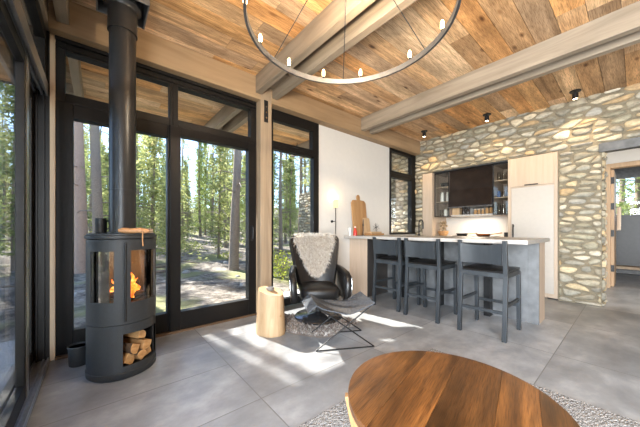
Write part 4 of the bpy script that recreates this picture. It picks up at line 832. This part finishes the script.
pl_ = [(-9.99,-.39),(x,y),(-11.1,-1.18),(-16.2,-2.1),(-9.1,-.02),(-11.8,-.92),(-11.6,-1.75)]
put_tree(2,-11.1,-1.18,1.05); put_tree(2,-11.8,-.92,1.08); put_tree(2,-11.6,-1.75,1.1); put_tree(0,-16.2,-2.1,1.0)  # trees added to block the sun through the left glass door
dt = thing('dead_pine','bare dead pine with short broken twigs, close outside the glass doors','tree',(-9.1,-.02,gz(-9.1,-.02)),0,'trees of the forest'); obj('trunk', trunk(12,.13,.1,random.Random(9),16,9), BARK, dt, smooth=True)
cnt = 0
for _ in range(6000):
    if cnt >= 250: break
    d = rt.uniform(7,17) if cnt < 34 else (rt.uniform(15,32) if cnt < 100 else rt.uniform(28,56)); px = rt.uniform(-60,330) if rt.random() < .8 else rt.uniform(330,400)
    x, y = at(px,d)
    if x > -6.5 or (x > -9.3 and 3.9 < y < 7.5): continue
    k = rt.choices((0,1,2,3),(6,5,1.5,1.5) if d < 28 else (2,3,5,.5))[0]; s = rt.uniform(.8,1.2)
    if d < 13 and k in (2,): continue
    if any((x-a)**2+(y-b)**2 < (1.35+.018*d)**2 for a,b in pl_): continue
    if not ok(x,y,k,s):
        if ok(x,y,3,s): k = 3
        else: continue
    put_tree(k,x,y,s); pl_.append((x,y)); cnt += 1
for px, d in ((238,17),(262,13),(205,26),(290,19)):
    x, y = at(px,d)
    if ok(x,y,2,.75): put_tree(2,x,y,.75)
for i, (x, y) in enumerate(((-9,-9),(-4,-8),(0,-9),(4,-8),(-6.5,-6),(-1.5,-11),(2.5,-12),(0,16),(1.5,15),(.5,19),(2.6,17),(-.4,18),(3.4,20),(1.2,22),(-.8,21))):
    put_tree((1,0,2,1,1)[i%5], x, y, .9, None)
for o in PR: o.pop('h', None)
def zone(x, y):
    d_ = -x*sin(radians(50))+y*cos(radians(50)); px = 320+265*(x*cos(radians(50))+y*sin(radians(50)))/d_
    return ('near the deck ' if hypot(x,y) < 8 else 'farther out ' if hypot(x,y) < 12 else 'by the trees ')+('left of the stove' if px < 56 else 'behind the stove' if px < 175 else 'outside the right glass door' if px < 257 else 'outside the narrow window')
# shrubs and litter on the ground near the glass
def shrub(x, y, r, h, lab, n=420, lm=LEAF):
    t = thing('shrub',lab,'shrub',(x,y,gz(x,y)),0,'shrubs outside the windows'); rnd = random.Random(int(x*10)); st_ = MB(); lf = MB()
    for k in range(12):
        a = rnd.uniform(0,6.28); e2 = Vector((cos(a)*r*.7,sin(a)*r*.7,h*rnd.uniform(.6,1))); st_.tube([(0,0,-.03),tuple(e2*.5+Vector((0,0,h*.1))),tuple(e2)],[.008,.006,.002],5)
    for k in range(n):
        a = rnd.uniform(0,6.28); q = r*sqrt(rnd.random()); c = Vector((q*cos(a),q*sin(a),h*rnd.uniform(.1,1)*(1-.5*(q/r)**2))); d = Vector((rnd.gauss(0,1),rnd.gauss(0,1),rnd.gauss(0,1))).normalized()*.035; s_ = d.cross(Vector((rnd.random(),rnd.random(),1))).normalized()*.018; lf.add([c-d,c+s_,c+d,c-s_],[(0,1,2,3)])
    obj('stems', st_, BARK, t); obj('leaves', lf, lm, t, fix=False)
x,y = at(283,6.6); shrub(x,y,.5,.75,'bright green shrub seen through the narrow window beside the armchair',700); x,y = at(272,9); shrub(x,y,.6,.6,'low yellow-green shrub farther behind the bright green one')
x,y = at(190,14); shrub(x,y,.7,.5,'low shrub at the forest edge beyond the right glass door',600); x,y = at(230,11); shrub(x,y,.5,.3,'small ground shrub near the fallen branches outside the right glass door',300)
rl = random.Random(17)
for i in range(34):
    px = rl.uniform(-40,310); d = rl.uniform(5.2,20); x, y = at(px,d)
    if x > -4.3: continue
    a = rl.uniform(0,pi); L = rl.uniform(.5,2.2); r_ = rl.uniform(.015,.06); c = Vector((x,y,0)); p0 = c-Vector((cos(a),sin(a),0))*L/2; p1 = c+Vector((cos(a),sin(a),0))*L/2
    p0.z = gz(p0.x,p0.y)+r_*.6; p1.z = gz(p1.x,p1.y)+r_*.6; m_ = (p0+p1)/2+Vector((rl.uniform(-.1,.1),rl.uniform(-.1,.1),0)); m_.z = gz(m_.x,m_.y)+r_*.7
    t = obj('fallen_branch', MB().tube([p0,m_,p1],[r_,r_*.9,r_*.5],8), BARK, smooth=True); tag(t,('thick' if r_ > .04 else 'thin')+' fallen branch on forest ground '+zone(x,y),'branch','fallen branches outdoors')
for i in range(40):
    px = rl.uniform(-40,310); d = rl.uniform(4.8,14); x, y = at(px,d)
    if x > -4.2: continue
    r_ = rl.uniform(.05,.14); mb = MB(); mb.lathe([(r_*.6,-r_*.3),(r_,0),(r_*.85,r_*.35),(r_*.4,r_*.55)],(x,y,gz(x,y)),9,None,1,rl.uniform(.6,.9))
    t = obj('ground_rock', mb, plain('grey_rock',(.36,.34,.31),.9,0,.3,10,.4) if i == 0 else bpy.data.materials['grey_rock'], smooth=True); tag(t,('larger' if r_ > .095 else 'small')+' grey rock on forest ground '+zone(x,y),'rock','rocks outdoors')
